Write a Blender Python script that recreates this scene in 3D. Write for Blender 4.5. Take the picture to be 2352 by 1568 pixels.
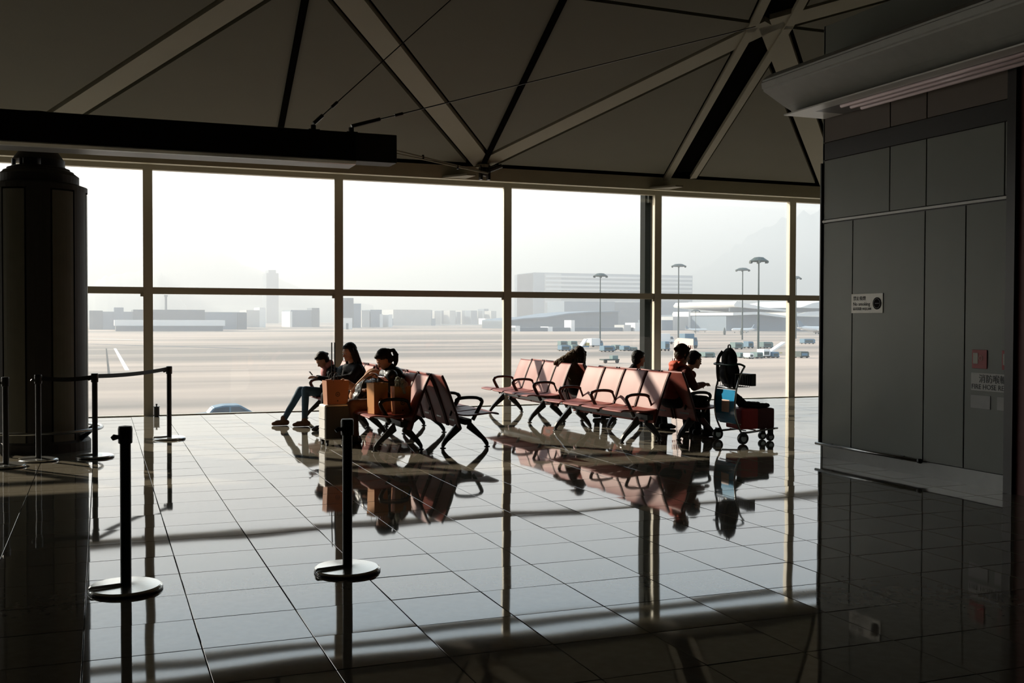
import bpy, bmesh, math, random
from mathutils import Vector, Matrix, Euler, Quaternion
for o in list(bpy.data.objects): bpy.data.objects.remove(o)
random.seed(7)
S = bpy.context.scene; COL = S.collection
# ------------------------------------------------------------------ camera
EYE = Vector((0, 0, 1.6)); FPX = 2436.05
YAW, PITCH, ROLL = 0.36979, -0.020763, 0.002506
_f = Vector((math.sin(YAW)*math.cos(PITCH), math.cos(YAW)*math.cos(PITCH), math.sin(PITCH)))
_r = Vector((math.cos(YAW), -math.sin(YAW), 0)); _u = _r.cross(_f)
CR = math.cos(ROLL)*_r + math.sin(ROLL)*_u; CU = -math.sin(ROLL)*_r + math.cos(ROLL)*_u; CF = _f
cd = bpy.data.cameras.new('camera'); cam = bpy.data.objects.new('camera', cd); COL.objects.link(cam)
cd.sensor_width = 36; cd.lens = FPX/2352*36; cd.clip_end = 20000; cd.clip_start = .05
cam.matrix_world = Matrix(((CR.x, CU.x, -CF.x, EYE.x), (CR.y, CU.y, -CF.y, EYE.y), (CR.z, CU.z, -CF.z, EYE.z), (0, 0, 0, 1)))
S.camera = cam
# ------------------------------------------------------------------ light, sky, exposure
S.view_settings.view_transform = 'Standard'; S.view_settings.look = 'None'
S.view_settings.gamma = 1; S.view_settings.use_curve_mapping = False; S.view_settings.exposure = 0.0
SUN_DIR = Vector((-.76, 1.0, .57)).normalized()          # towards the sun
sl = bpy.data.lights.new('sun', 'SUN'); sl.energy = 13.5; sl.angle = math.radians(.6); sl.color = (1, .88, .74)
sun = bpy.data.objects.new('sun', sl); COL.objects.link(sun); sun.rotation_euler = SUN_DIR.to_track_quat('Z', 'Y').to_euler()
sun.location = (-20, 40, 30)
W = bpy.data.worlds.new('sky'); S.world = W; W.use_nodes = True
wn = W.node_tree.nodes; wl = W.node_tree.links
bg = wn['Background']; tc = wn.new('ShaderNodeTexCoord'); sx = wn.new('ShaderNodeSeparateXYZ'); rp = wn.new('ShaderNodeValToRGB')
wl.new(tc.outputs['Generated'], sx.inputs[0]); wl.new(sx.outputs['Z'], rp.inputs[0]); wl.new(rp.outputs[0], bg.inputs[0])
rp.color_ramp.elements[0].position = 0.0; rp.color_ramp.elements[0].color = (1.0, .93, .93, 1)
rp.color_ramp.elements[1].position = .55; rp.color_ramp.elements[1].color = (.30, .48, .68, 1)
e = rp.color_ramp.elements.new(.15); e.color = (1.0, .95, .95, 1)
e = rp.color_ramp.elements.new(.27); e.color = (.46, .66, .82, 1)
bg.inputs[1].default_value = 2.0
cy = S.cycles
cy.use_denoising = True; cy.max_bounces = 7; cy.diffuse_bounces = 3; cy.glossy_bounces = 4; cy.transmission_bounces = 3
cy.transparent_max_bounces = 10; cy.volume_bounces = 0; cy.sample_clamp_indirect = 8; cy.caustics_reflective = True; cy.caustics_refractive = False
cy.use_adaptive_sampling = True; cy.adaptive_threshold = .02; cy.blur_glossy = .2
S.render.film_transparent = False

# ------------------------------------------------------------------ helpers
def lin(c): return tuple(((v/255)/12.92 if v/255 <= .04045 else ((v/255+.055)/1.055)**2.4) for v in c)
MATS = {}
def mat(name, col, rough=.5, metal=0, spec=.5, var=.12, scale=8, bump=0, emit=0, stretch=(1, 1, 1), coat=0, rgb=False):
    """procedural material: base colour broken up by noise, optional fine relief"""
    if name in MATS: return MATS[name]
    m = bpy.data.materials.new(name); m.use_nodes = True; n = m.node_tree.nodes; l = m.node_tree.links
    p = n['Principled BSDF']; c = col if not rgb else lin(col)
    t = n.new('ShaderNodeTexCoord'); mp = n.new('ShaderNodeMapping'); mp.inputs['Scale'].default_value = stretch
    nz = n.new('ShaderNodeTexNoise'); nz.inputs['Scale'].default_value = scale; nz.inputs['Detail'].default_value = 3
    l.new(t.outputs['Object'], mp.inputs[0]); l.new(mp.outputs[0], nz.inputs[0])
    mx = n.new('ShaderNodeMix'); mx.data_type = 'RGBA'
    mx.inputs['A'].default_value = tuple(v*(1-var) for v in c[:3])+(1,); mx.inputs['B'].default_value = tuple(min(1, v*(1+var)) for v in c[:3])+(1,)
    l.new(nz.outputs[0], mx.inputs[0]); l.new(mx.outputs['Result'], p.inputs['Base Color'])
    p.inputs['Roughness'].default_value = rough; p.inputs['Metallic'].default_value = metal; p.inputs['Specular IOR Level'].default_value = spec
    p.inputs['Coat Weight'].default_value = coat
    if bump:
        b = n.new('ShaderNodeBump'); b.inputs['Strength'].default_value = bump; b.inputs['Distance'].default_value = .01
        l.new(nz.outputs[0], b.inputs['Height']); l.new(b.outputs[0], p.inputs['Normal'])
    MATS[name] = m; return m
def props(o, label=None, cat=None, group=None, kind=None):
    if label: o['label'] = label
    if cat: o['category'] = cat
    if group: o['group'] = group
    if kind: o['kind'] = kind
    return o
def link(o, parent=None):
    COL.objects.link(o)
    if parent is not None: o.parent = parent
    return o
def thing(name, label, cat, loc=(0, 0, 0), rz=0, group=None):
    o = bpy.data.objects.new(name, None); o.empty_display_size = .1; o.location = loc; o.rotation_euler = (0, 0, rz)
    link(o); return props(o, label, cat, group)
def obj(name, bm, m, parent=None, smooth=False, loc=None):
    me = bpy.data.meshes.new(name)
    if isinstance(bm, bpy.types.Mesh): me = bm
    else: bmesh.ops.recalc_face_normals(bm, faces=bm.faces); bm.to_mesh(me); bm.free()
    for mm in (m if isinstance(m, (list, tuple)) else [m]): me.materials.append(mm)
    if smooth:
        for p in me.polygons: p.use_smooth = True
    o = bpy.data.objects.new(name, me); link(o, parent)
    if loc is not None: o.location = loc
    return o
def B(): return bmesh.new()
def box(bm, x0, x1, y0, y1, z0, z1, M=None, mi=0):
    vs = [bm.verts.new((x, y, z)) for z in (z0, z1) for y in (y0, y1) for x in (x0, x1)]
    for f in ((0, 1, 3, 2), (4, 6, 7, 5), (0, 4, 5, 1), (2, 3, 7, 6), (0, 2, 6, 4), (1, 5, 7, 3)):
        fc = bm.faces.new([vs[i] for i in f]); fc.material_index = mi
    if M is not None: bmesh.ops.transform(bm, matrix=M, verts=vs)
    return vs
def bevbox(x0, x1, y0, y1, z0, z1, b=.01, seg=2):
    bm = B(); box(bm, x0, x1, y0, y1, z0, z1); bmesh.ops.bevel(bm, geom=list(bm.edges)+list(bm.verts), offset=b, segments=seg, affect='EDGES', profile=.6); return bm
def prism(bm, pts, axis, a, b, mi=0):
    """closed 2-D outline swept along an axis; pts are the two other coordinates in order"""
    def P(p, t):
        if axis == 'y': return (p[0], t, p[1])
        if axis == 'x': return (t, p[0], p[1])
        return (p[0], p[1], t)
    A = [bm.verts.new(P(p, a)) for p in pts]; C = [bm.verts.new(P(p, b)) for p in pts]; n = len(pts)
    fs = [bm.faces.new(A[::-1]), bm.faces.new(C)]
    for i in range(n): fs.append(bm.faces.new((A[i], A[(i+1) % n], C[(i+1) % n], C[i])))
    for f in fs: f.material_index = mi
    return A+C
def tube(bm, pts, r, n=8, closed=False, flat=1.0):
    """round bar through points; r a number or a list"""
    pts = [Vector(p) for p in pts]; N = len(pts); rs = r if isinstance(r, (list, tuple)) else [r]*N
    rings = []; up = None
    for i, p in enumerate(pts):
        if closed: d = pts[(i+1) % N]-pts[i-1]
        elif i == 0: d = pts[1]-p
        elif i == N-1: d = p-pts[i-1]
        else: d = (pts[i+1]-p).normalized()+(p-pts[i-1]).normalized()
        d.normalize()
        if up is None: up = d.orthogonal().normalized()
        up = (up-d*up.dot(d)).normalized(); s = d.cross(up)
        rings.append([bm.verts.new(p+(up*math.cos(2*math.pi*k/n)+s*math.sin(2*math.pi*k/n)*flat)*rs[i]) for k in range(n)])
    R = N if closed else N-1
    for i in range(R):
        a, b = rings[i], rings[(i+1) % N]
        for k in range(n): bm.faces.new((a[k], a[(k+1) % n], b[(k+1) % n], b[k]))
    if not closed: bm.faces.new(rings[0][::-1]); bm.faces.new(rings[-1])
def lathe(bm, prof, n=32, c=(0, 0), cap=True):
    rings = [[bm.verts.new((c[0]+r*math.cos(2*math.pi*k/n), c[1]+r*math.sin(2*math.pi*k/n), z)) for k in range(n)] for r, z in prof]
    for a, b in zip(rings, rings[1:]):
        for k in range(n): bm.faces.new((a[k], a[(k+1) % n], b[(k+1) % n], b[k]))
    if cap: bm.faces.new(rings[0][::-1]); bm.faces.new(rings[-1])
def copy_tree(o, parent=None):
    c = o.copy(); COL.objects.link(c)
    if parent is not None: c.parent = parent
    for ch in list(o.children): copy_tree(ch, c)
    return c
def ray(px, py): return CF + CR*((px-1176)/FPX) - CU*((py-784)/FPX)
def at(px, py, axis, val):
    d = ray(px, py); t = (val-EYE[axis])/d[axis]; return EYE+d*t
def text(name, body, size, m, parent, M, align='LEFT', extrude=.0008, scale_x=1.0):
    cu = bpy.data.curves.new(name, 'FONT'); cu.body = body; cu.size = size; cu.extrude = extrude; cu.align_x = align; cu.resolution_u = 2
    t = bpy.data.objects.new(name, cu); COL.objects.link(t); bpy.context.view_layer.update()
    dg = bpy.context.evaluated_depsgraph_get(); me = bpy.data.meshes.new_from_object(t.evaluated_get(dg)); bpy.data.objects.remove(t)
    me.materials.clear(); me.materials.append(m); me.transform(Matrix.Scale(scale_x, 4, (1, 0, 0)))
    o = bpy.data.objects.new(name, me); link(o, parent); o.matrix_local = M; return o

# ------------------------------------------------------------------ materials
M_floor = mat('polished_granite', (.17, .15, .115), .035, spec=.75, var=.22, scale=14)
M_grout = mat('dark_grout', (.02, .02, .018), .8)
M_ceil = mat('ceiling_panel', (.135, .13, .092), .75, var=.05, scale=2)
M_rib = mat('ceiling_rib_paint', (.27, .25, .18), .6, var=.05, scale=3)
M_void = mat('black_void', (.006, .006, .006), 1, spec=0)
M_mull = mat('mullion_paint', (.52, .48, .38), .42, var=.04)
M_wall = mat('grey_laminate_panel', (.20, .215, .195), .42, spec=.35, var=.05, scale=3)
M_wallup = mat('brown_laminate_panel', (.11, .085, .065), .5, var=.05)
M_steel = mat('brushed_steel', (.45, .46, .46), .25, metal=1, var=.06, scale=20)
M_black = mat('black_paint', (.012, .012, .012), .35)
M_blackm = mat('black_metal', (.02, .02, .02), .3, metal=.3)
M_seat = mat('red_leather', (.25, .058, .042), .5, spec=.35, var=.12, scale=5, bump=.03)
M_seatedge = mat('dark_red_edge', (.07, .012, .01), .5)
M_arm = mat('black_armrest', (.022, .022, .022), .28)
M_white = mat('white_paint', (.75, .75, .72), .35, var=.04)
M_skin = mat('skin', (.42, .22, .14), .55, var=.06, scale=20)
M_hair = mat('black_hair', (.008, .007, .006), .6, spec=.2, var=.4, scale=60, bump=.5, stretch=(1, 1, .1))
M_hairb = mat('brown_hair', (.04, .022, .010), .6, spec=.2, var=.4, scale=60, bump=.5, stretch=(1, 1, .1))

# ------------------------------------------------------------------ outside: ground, haze
GZ = -4.7
g = mat('apron_concrete', (.47, .40, .33), .85, var=.0)
nt = g.node_tree; p = nt.nodes['Principled BSDF']; n = nt.nodes; l = nt.links
t = n.new('ShaderNodeTexCoord'); mp = n.new('ShaderNodeMapping'); mp.inputs['Scale'].default_value = (.0035, .021, 1); mp.inputs['Rotation'].default_value = (0, 0, .06)
nz = n.new('ShaderNodeTexNoise'); nz.inputs['Scale'].default_value = 1; nz.inputs['Detail'].default_value = 4; nz.inputs['Roughness'].default_value = .6
cr = n.new('ShaderNodeValToRGB'); cr.color_ramp.elements[0].position = .43; cr.color_ramp.elements[1].position = .58
cr.color_ramp.elements[0].color = (.20, .165, .135, 1); cr.color_ramp.elements[1].color = (.46, .35, .275, 1)
l.new(t.outputs['Object'], mp.inputs[0]); l.new(mp.outputs[0], nz.inputs[0]); l.new(nz.outputs[0], cr.inputs[0]); l.new(cr.outputs[0], p.inputs['Base Color'])
bm = B(); box(bm, -6000, 6000, 19.2, 9000, GZ-1, GZ)
apron = obj('apron_ground', bm, g); props(apron, kind='structure')
hz = bpy.data.materials.new('haze'); hz.use_nodes = True; n = hz.node_tree.nodes; n.clear()
vo = n.new('ShaderNodeOutputMaterial'); vs = n.new('ShaderNodeVolumeScatter'); vs.inputs['Color'].default_value = (.97, .96, .99, 1)
vs.inputs['Density'].default_value = 1/1150; vs.inputs['Anisotropy'].default_value = .35; hz.node_tree.links.new(vs.outputs[0], vo.inputs['Volume'])
bm = B(); box(bm, -4500, 4500, 45, 6500, GZ-.5, 330)
haze = obj('haze', bm, hz); props(haze, kind='structure')

# ------------------------------------------------------------------ floor with tiles
floor = obj('floor', (lambda b: (box(b, -14, 17, -8, 18.75, -.3, -.012), b)[1])(B()), M_grout); props(floor, kind='structure')
TS, TX, TY = .5404, .4513, 6.93
def tile_mesh():
    bm = B(); h = TS/2-.0025; box(bm, -h, h, -h, h, -.011, 0)
    bmesh.ops.bevel(bm, geom=[e for e in bm.edges if all(v.co.z > -.001 for v in e.verts)], offset=.0018, segments=1, affect='EDGES')
    me = bpy.data.meshes.new('tile'); bm.to_mesh(me); bm.free(); me.materials.append(M_floor); return me
def project(v):
    d = v-EYE; z = d.dot(CF); return (1176+FPX*d.dot(CR)/z, 784-FPX*d.dot(CU)/z, z) if z > .1 else None
cells = []
for i in range(-26, 31):
    for j in range(-27, 22):
        x, y = TX+(i+.5)*TS, TY+(j+.5)*TS
        if y > 18.5 or x < -13.7 or x > 16.7 or y < -7.7: continue
        q = project(Vector((x, y, 0))); s = 1e9
        if q and -120 < q[0] < 2470 and q[1] < 1640: s = q[2]
        cells.append((s, x, y))
cells.sort(); TM = tile_mesh(); rt = random.Random(3)
far = B()
vis = [c for c in cells if c[0] < 1e8]; near = vis[:290]; rest = vis[290:]+[c for c in cells if c[0] >= 1e8]
for s, x, y in near:
    o = bpy.data.objects.new('tile', TM); link(o, floor); o.location = (x, y, 0); o.rotation_euler = (rt.gauss(0, .0015), rt.gauss(0, .0015), 0)
for s, x, y in rest:
    h = TS/2-.0025; a, b = rt.gauss(0, .0015), rt.gauss(0, .0015)
    top = [far.verts.new((x+dx*h, y+dy*h, dy*h*a-dx*h*b)) for dx, dy in ((-1, -1), (1, -1), (1, 1), (-1, 1))]
    lo = [far.verts.new((v.co.x, v.co.y, -.011)) for v in top]; far.faces.new(top)
    for q in range(4): far.faces.new((top[q], lo[q], lo[(q+1) % 4], top[(q+1) % 4]))
o = obj('tile', far, M_floor, floor); o['kind'] = 'stuff'
# subtle waviness of the polish
nt = M_floor.node_tree; n = nt.nodes; l = nt.links
gm = n.new('ShaderNodeNewGeometry'); nz = n.new('ShaderNodeTexNoise'); nz.inputs['Scale'].default_value = 1.7; nz.inputs['Detail'].default_value = 0
bp = n.new('ShaderNodeBump'); bp.inputs['Strength'].default_value = .5; bp.inputs['Distance'].default_value = .0017
l.new(gm.outputs['Position'], nz.inputs[0]); l.new(nz.outputs[0], bp.inputs['Height']); l.new(bp.outputs[0], n['Principled BSDF'].inputs['Normal'])

# ------------------------------------------------------------------ window wall
YW, X0, SP, ZT, ZT2, ZTOP = 18.433, .7225, 3.1504, 2.06, 4.09, 5.3
gl = bpy.data.materials.new('window_glass'); gl.use_nodes = True; n = gl.node_tree.nodes; n.clear()
out = n.new('ShaderNodeOutputMaterial'); mx = n.new('ShaderNodeMixShader'); tr = n.new('ShaderNodeBsdfTransparent'); gs = n.new('ShaderNodeBsdfGlossy')
gs.inputs['Roughness'].default_value = .01; tr.inputs[0].default_value = (.93, .95, .94, 1); fr = n.new('ShaderNodeFresnel'); fr.inputs[0].default_value = 1.45
L = gl.node_tree.links; L.new(fr.outputs[0], mx.inputs[0]); L.new(tr.outputs[0], mx.inputs[1]); L.new(gs.outputs[0], mx.inputs[2]); L.new(mx.outputs[0], out.inputs[0])
for k in range(-5, 6):
    x = X0+k*SP
    w = thing('window_%d' % (k+6), None, None, (x, YW, 0)); props(w, kind='structure')
    bm = B(); prism(bm, [(-.045, -.07), (.045, -.07), (.045, .07), (.02, .07), (.02, .1), (-.02, .1), (-.02, .07), (-.045, .07)], 'z', 0, ZTOP)
    # flange towards the hall
    box(bm, -.075, .075, -.085, -.07, 0, ZTOP); obj('mullion', bm, M_mull, w)
    for z, h, nm in ((ZT, .055, 'transom'), (ZT2, .055, 'transom')):
        bm = B(); box(bm, .05, SP-.05, -.075, .065, z-h, z+h); box(bm, .05, SP-.05, -.045, .09, z-h*.5, z+h*.5); obj(nm, bm, M_mull, w)
    bm = B(); box(bm, .05, SP-.05, -.04, .05, -.03, .012); obj('sill', bm, M_mull, w)
    for z0, z1 in ((.012, ZT-.055), (ZT+.055, ZT2-.05), (ZT2+.05, ZTOP)):
        bm = B(); vsx = [bm.verts.new(v) for v in ((.04, 0, z0), (SP-.04, 0, z0), (SP-.04, 0, z1), (.04, 0, z1))]; bm.faces.new(vsx)
        obj('glass_pane', bm, gl, w)
    for z in (ZT, ):  # small fixing blocks under the transom ends
        bm = B(); box(bm, SP-.12, SP-.075, -.10, -.075, z-.10, z-.055); obj('bracket', bm, M_mull, w)
# outside steel column by the mullion and the outside ledge
bm = B(); box(bm, 10.03, 10.20, 18.62, 18.82, GZ, ZTOP); box(bm, 10.06, 10.17, 18.52, 18.62, 3.9, 4.1)
props(obj('steel_column', bm, mat('column_black', (.008, .01, .009), .8, spec=.1)), 'black steel column rising outside the glass beside the fourth mullion', 'column')
bm = B(); box(bm, -14, 18, 18.5, 19.2, GZ, -.05); props(obj('wall_outside', bm, M_mull), kind='structure')

# ------------------------------------------------------------------ ceiling
SL, CY0, CZ0 = .25, 17.15, 4.22
def cz(y): return CZ0+SL*(CY0-y)
def cat(px, py):
    d = ray(px, py); k = CZ0+SL*CY0; t = (k-EYE.z-SL*EYE.y)/(d.z+SL*d.y); p = EYE+d*t; return Vector((p.x, p.y))
bm = B()
vs_ = [bm.verts.new(v) for v in ((-15, 17.5, cz(17.5)+.3), (18, 17.5, cz(17.5)+.3), (18, -8.3, cz(-8.3)+.3), (-15, -8.3, cz(-8.3)+.3))]
bm.faces.new(vs_); r_ = bmesh.ops.extrude_face_region(bm, geom=bm.faces[:]); bmesh.ops.translate(bm, verts=[v for v in r_['geom'] if isinstance(v, bmesh.types.BMVert)], vec=(0, 0, .3))
ceiling = obj('ceiling', bm, M_void); props(ceiling, kind='structure')
N1 = cat(1118, 392); N2 = cat(1772, 62); CC = cat(1545, 440)
_a = cat(797, 0); _l0 = cat(165, 258); _l1 = cat(570, 0)
def isect(p, d, q, e):
    t = ((q.x-p.x)*e.y-(q.y-p.y)*e.x)/(d.x*e.y-d.y*e.x); return p+d*t
def onY(p, q, y): t = (y-p.y)/(q.y-p.y); return p+(q-p)*t
N3 = isect(N1, _a-N1, _l0, _l1-_l0)
N0 = onY(_l0, _l1, CY0); R0 = onY(N2, cat(1880, 360), CY0); T2 = onY(cat(695, 0), cat(645, 290), CY0)
MM = isect(N1, cat(1295, 0)-N1, N2, cat(1290, -5)-N2); N1 = onY(_a, N1, CY0)
CCb = onY(N2, CC, CY0)
P0, P1, P2 = Vector((-.4, 6.2)), Vector((6.2, 6.2)), Vector((12.6, 6.2)); P3 = onY(N2, cat(1925, 20), 6.2)
LL = Vector((-4.6, N3.y)); RR = Vector((15.5, N2.y))
def inset(poly, ins):
    n = len(poly); A = sum((poly[i].x*poly[(i+1) % n].y-poly[(i+1) % n].x*poly[i].y) for i in range(n)); s = 1 if A > 0 else -1
    ls = []
    for i in range(n):
        a, b = poly[i], poly[(i+1) % n]; d = (b-a).normalized(); nn = Vector((-d.y, d.x))*s; ls.append((a+nn*ins[i], d))
    return [isect(ls[i-1][0], ls[i-1][1], ls[i][0], ls[i][1]) for i in range(n)]
RW, TW, CW = .235, .035, .35   # half gaps: rib, thin joint, wide channel
def panel(poly, ins):
    q = inset(poly, ins); bm = B(); lo = [bm.verts.new((v.x, v.y, cz(v.y)+.03)) for v in q]; hi = [bm.verts.new((v.x, v.y, cz(v.y)+.09)) for v in q]
    bm.faces.new(lo); bm.faces.new(hi[::-1]); n = len(q)
    for i in range(n): bm.faces.new((lo[i], lo[(i+1) % n], hi[(i+1) % n], hi[i]))
    obj('panel', bm, M_ceil, ceiling)
panel([N1, N3, MM], [RW, TW, TW]); panel([N1, MM, N2], [TW, TW, RW]); panel([N1, N2, CCb], [RW, CW, TW])
panel([T2, N1, N3], [TW, RW, TW]); panel([N0, T2, N3], [TW, TW, RW]); panel([CCb, N2, R0], [CW, RW, TW])
panel([LL, N0, N3], [RW, RW, TW]); panel([Vector((-14, N3.y)), Vector((-14, CY0)), N0, LL], [.0, TW, RW, TW])
panel([R0, N2, RR], [RW, TW, RW]); panel([R0, RR, Vector((17, N2.y)), Vector((17, CY0))], [RW, TW, 0, TW])
panel([N3, MM, P1], [TW, TW, RW]); panel([MM, N2, P1], [TW, CW, TW]); panel([N3, P1, P0], [RW, TW, RW]); panel([LL, N3, P0], [TW, RW, RW])
panel([N2, P3, P1], [RW, TW, CW]); panel([N2, RR, P3], [TW, RW, RW]); panel([RR, P2+Vector((4, 0)), P3], [TW, TW, RW])
panel([Vector((-14, N3.y)), LL, P0, Vector((-14, 6.2))], [TW, RW, TW, 0])
for xa, xb in ((-14, -7), (-7, 0), (0, 7), (7, 17)): panel([Vector((xa, 6.2)), Vector((xb, 6.2)), Vector((xb, -8)), Vector((xa, -8))], [TW]*4)
def rib(a, b, off=0, w=.165, m=None, dz=.025, name='rib', ext=0):
    d = (b-a).normalized(); nn = Vector((-d.y, d.x)); a = a-d*ext; bm = B(); vs = []
    for p in (a, b):
        for s in (-1, 1):
            q = p+nn*(off+s*w); vs.append([bm.verts.new((q.x, q.y, cz(q.y)+z)) for z in (dz, dz+.07)])
    A, Bq, C_, D = vs
    for f in ((A[0], Bq[0], D[0], C_[0]), (A[1], C_[1], D[1], Bq[1]), (A[0], C_[0], C_[1], A[1]), (Bq[0], Bq[1], D[1], D[0]), (A[0], A[1], Bq[1], Bq[0]), (C_[0], D[0], D[1], C_[1])): bm.faces.new(f)
    return obj(name, bm, m or M_rib, ceiling)
for a, b in ((N1, N3), (N1, N2), (N0, N3), (N2, R0), (N3, P1), (N3, P0), (N0, LL), (R0, RR), (N2, P3), (LL, P0), (RR, P3)): rib(a, b)
for a, b in ((CCb, N2), (N2, P1)):
    for s in (-1, 1): rib(a, b, s*.25, .06, dz=.0, ext=.1)
    rib(a, b, 0, .19, M_void, .10, 'channel_bed')
for a, b in ((T2, N3), (N1, MM)): rib(a, b, 0, .045, M_void, .0, 'joint_strip')
# node plates
for q in (N1,):
    bm = B(); lathe(bm, [(.0, -.02), (.12, -.02), (.12, .03), (.0, .03)], 16, cap=False); o = obj('node_plate', bm, M_rib, ceiling); o.location = (q.x, q.y, cz(q.y)-.01)
# edge beam and soffit
bm = B(); box(bm, -14, 17, 17.40, 17.55, 4.01, 4.24)
props(obj('trim_1', bm, mat('beam_paint', (.58, .54, .38), .5, var=.05)), kind='structure')
bm = B(); box(bm, -14, 17, 17.55, 18.7, 5.2, 5.3); box(bm, -14, 17, 17.55, 17.6, 4.1, 5.2); props(obj('trim_2', bm, M_void), kind='structure')
bm = B(); box(bm, -14, 17, 18.3, 18.62, 5.3, 5.9); props(obj('wall_front', bm, M_mull), kind='structure')
for x, w in ((5.75, .22), (9.75, .35)):
    bm = B(); prism(bm, [(x-.3, 17.40), (x, 16.95), (x+.16, 16.95), (x+.12, 17.40)], 'z', 4.02, 4.05)
    props(obj('trim_3', bm, M_rib), kind='structure')
# clevis at the node
t = thing('clevis_bracket', 'small dark steel clevis where three ceiling ribs meet the window beam', 'bracket', (6.12, 17.1, 4.12))
bm = B(); lathe(bm, [(.0, -.09), (.06, -.07), (.09, 0), (.06, .07), (0, .09)], 12, cap=False); bmesh.ops.rotate(bm, verts=bm.verts, matrix=Matrix.Rotation(math.pi/2, 3, 'Y')); obj('pin', bm, M_blackm, t, True)
bm = B(); box(bm, -.09, -.05, -.05, .05, -.14, .1); box(bm, .05, .09, -.05, .05, -.14, .1); obj('cheek_plate', bm, M_blackm, t)
bm = B(); tube(bm, [(.08, 0, .03), (.28, -.1, .10)], [.05, .035]); obj('socket', bm, M_blackm, t)
# pair of pale rods behind the hanging box
for dz, lab in ((0, 'upper pale tie rod running from the hanging box to the ceiling node'), (5, 'lower pale tie rod running from the hanging box to the ceiling node')):
    a_, b_ = at(850, 331+dz*1.6, 1, 15.6), at(1120, 397+dz*.3, 1, 17.0); t = thing('tie_rod', lab, 'rod', a_)
    e_ = b_-a_; bm = B(); tube(bm, [(0, 0, 0), e_], .012, 8); obj('rod', bm, M_rib, t)
    bm = B(); q = e_*(.42+dz*.06); tube(bm, [q+Vector((0, 0, -.035)), q+Vector((0, 0, .035))], .018, 8); obj('turnbuckle', bm, M_blackm, t)

# ------------------------------------------------------------------ unseen hall walls
for nm, bb in (('wall_back', (-14, 17, -8.3, -8, -.1, 11)), ('wall_left', (-14.3, -14, -8.3, 18.7, -.1, 11)), ('wall_far_right', (17, 17.3, -8.3, 18.7, -.1, 11))):
    bm = B(); box(bm, *bb); props(obj(nm, bm, mat('hall_wall', (.10, .09, .08), .7)), kind='structure')

# ------------------------------------------------------------------ right wall block
WX = 7.875
bm = B(); box(bm, WX+.03, 12.5, 7.53, 10.25, 0, 5.02); wr = obj('wall_right', bm, M_black); props(wr, kind='structure')
def wp(y0, y1, z0, z1, m=None, name='panel', g=.006, d=.03):
    bm = bevbox(WX, WX+d, y0+g, y1-g, z0+g, z1-g, .003, 1); return obj(name, bm, m or M_wall, wr)
for a, b in ((7.52, 8.07), (8.07, 8.62), (8.62, 9.74), (9.74, 10.28)): wp(a, b, .15, 2.73)
for a, b in ((7.60, 8.61), (8.61, 9.15), (9.15, 10.28)): wp(a, b, 2.765, 3.46)
wp(7.52, 7.60, 2.765, 3.46)
for a, b in ((7.52, 8.61), (8.61, 9.15), (9.15, 10.28)): wp(a, b, 3.66, 4.1, M_wallup)
wp(7.52, 10.28, 4.1, 5.02, M_wall)
wp(7.52, 10.28, 3.46, 3.66, M_black, 'recess_band', 0, .01)
bm = B(); box(bm, WX-.012, WX+.01, 7.53, 10.27, 2.735, 2.76); obj('shelf_trim', bm, M_white, wr)
bm = B(); box(bm, WX+.005, WX+.03, 7.52, 10.28, 0, .15); obj('steel_skirting', bm, mat('dull_steel', (.16, .165, .16), .3, metal=.8), wr)
bm = B(); box(bm, WX, WX+2.0, 10.25, 10.28, 0, 5.02); obj('end_panel', bm, M_wall, wr)
bm = B(); box(bm, WX-.02, WX+.01, 10.28, 10.30, .15, 3.43); obj('edge_strip', bm, M_blackm, wr)
t = thing('bumper_rail', 'thin steel bumper rail low along the foot of the grey wall', 'rail', (WX-.03, 9.48, .155))
bm = B(); tube(bm, [(0, -.83, 0), (0, .85, 0)], .017, 10); obj('tube', bm, M_steel, t, True)
bm = B(); box(bm, 0, .05, -.6, -.57, -.02, .02); obj('bracket', bm, M_blackm, t); bm = B(); box(bm, 0, .05, .57, .6, -.02, .02); obj('bracket', bm, M_blackm, t)
bm = B(); tube(bm, [(0, -.87, 0), (0, -.83, 0)], .024, 10); obj('end_cap', bm, M_blackm, t, True)
# dark pillar and dark red partition at the right edge
bm = B(); box(bm, WX-.06, WX+.3, 7.42, 7.52, 0, 6.4); props(obj('trim_4', bm, M_black), kind='structure')
bm = B(); box(bm, WX-.02, WX+.3, 2, 7.42, 0, 7); props(obj('wall_red', bm, mat('dark_red_panel', (.16, .018, .02), .5)), kind='structure')
# canopy light fitting over the wall
t = thing('canopy_light', 'long grey boat-ended light canopy running along the top of the panelled wall', 'light', (WX, 10.2, 4))
prof = [(-.05, -.05), (-.42, -.045), (-.60, .03), (-.90, .19), (-.915, .29), (-.82, .37), (-.42, .50), (0, .55)]
bm = B(); prism(bm, prof, 'y', -5.4, 0); bmesh.ops.bevel(bm, geom=[e_ for e_ in bm.edges if abs(e_.verts[0].co.y-e_.verts[1].co.y) > 1], offset=.02, segments=2, affect='EDGES'); obj('shell', bm, mat('canopy_grey', (.36, .37, .35), .4), t)
bm = B(); box(bm, -.44, -.05, -5.4, -.35, -.075, -.045); obj('light_tray', bm, mat('tray_grey', (.2, .2, .2), .4), t)
for x in (-.40, -.27, -.13):
    bm = B(); tube(bm, [(x, -5.4, -.085), (x, -.75, -.085)], .022, 8); obj('unlit_tube', bm, mat('frosted_tube', (.75, .6, .62), .2), t, True)
bm = B(); box(bm, -.46, -.04, -.35, 0, -.07, -.04); obj('end_tray', bm, M_white, t)
bm = B(); box(bm, -.62, -.44, -5.4, -.02, -.075, -.06, Matrix.Translation((0, 0, 0))); obj('lip', bm, M_white, t)
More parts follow.
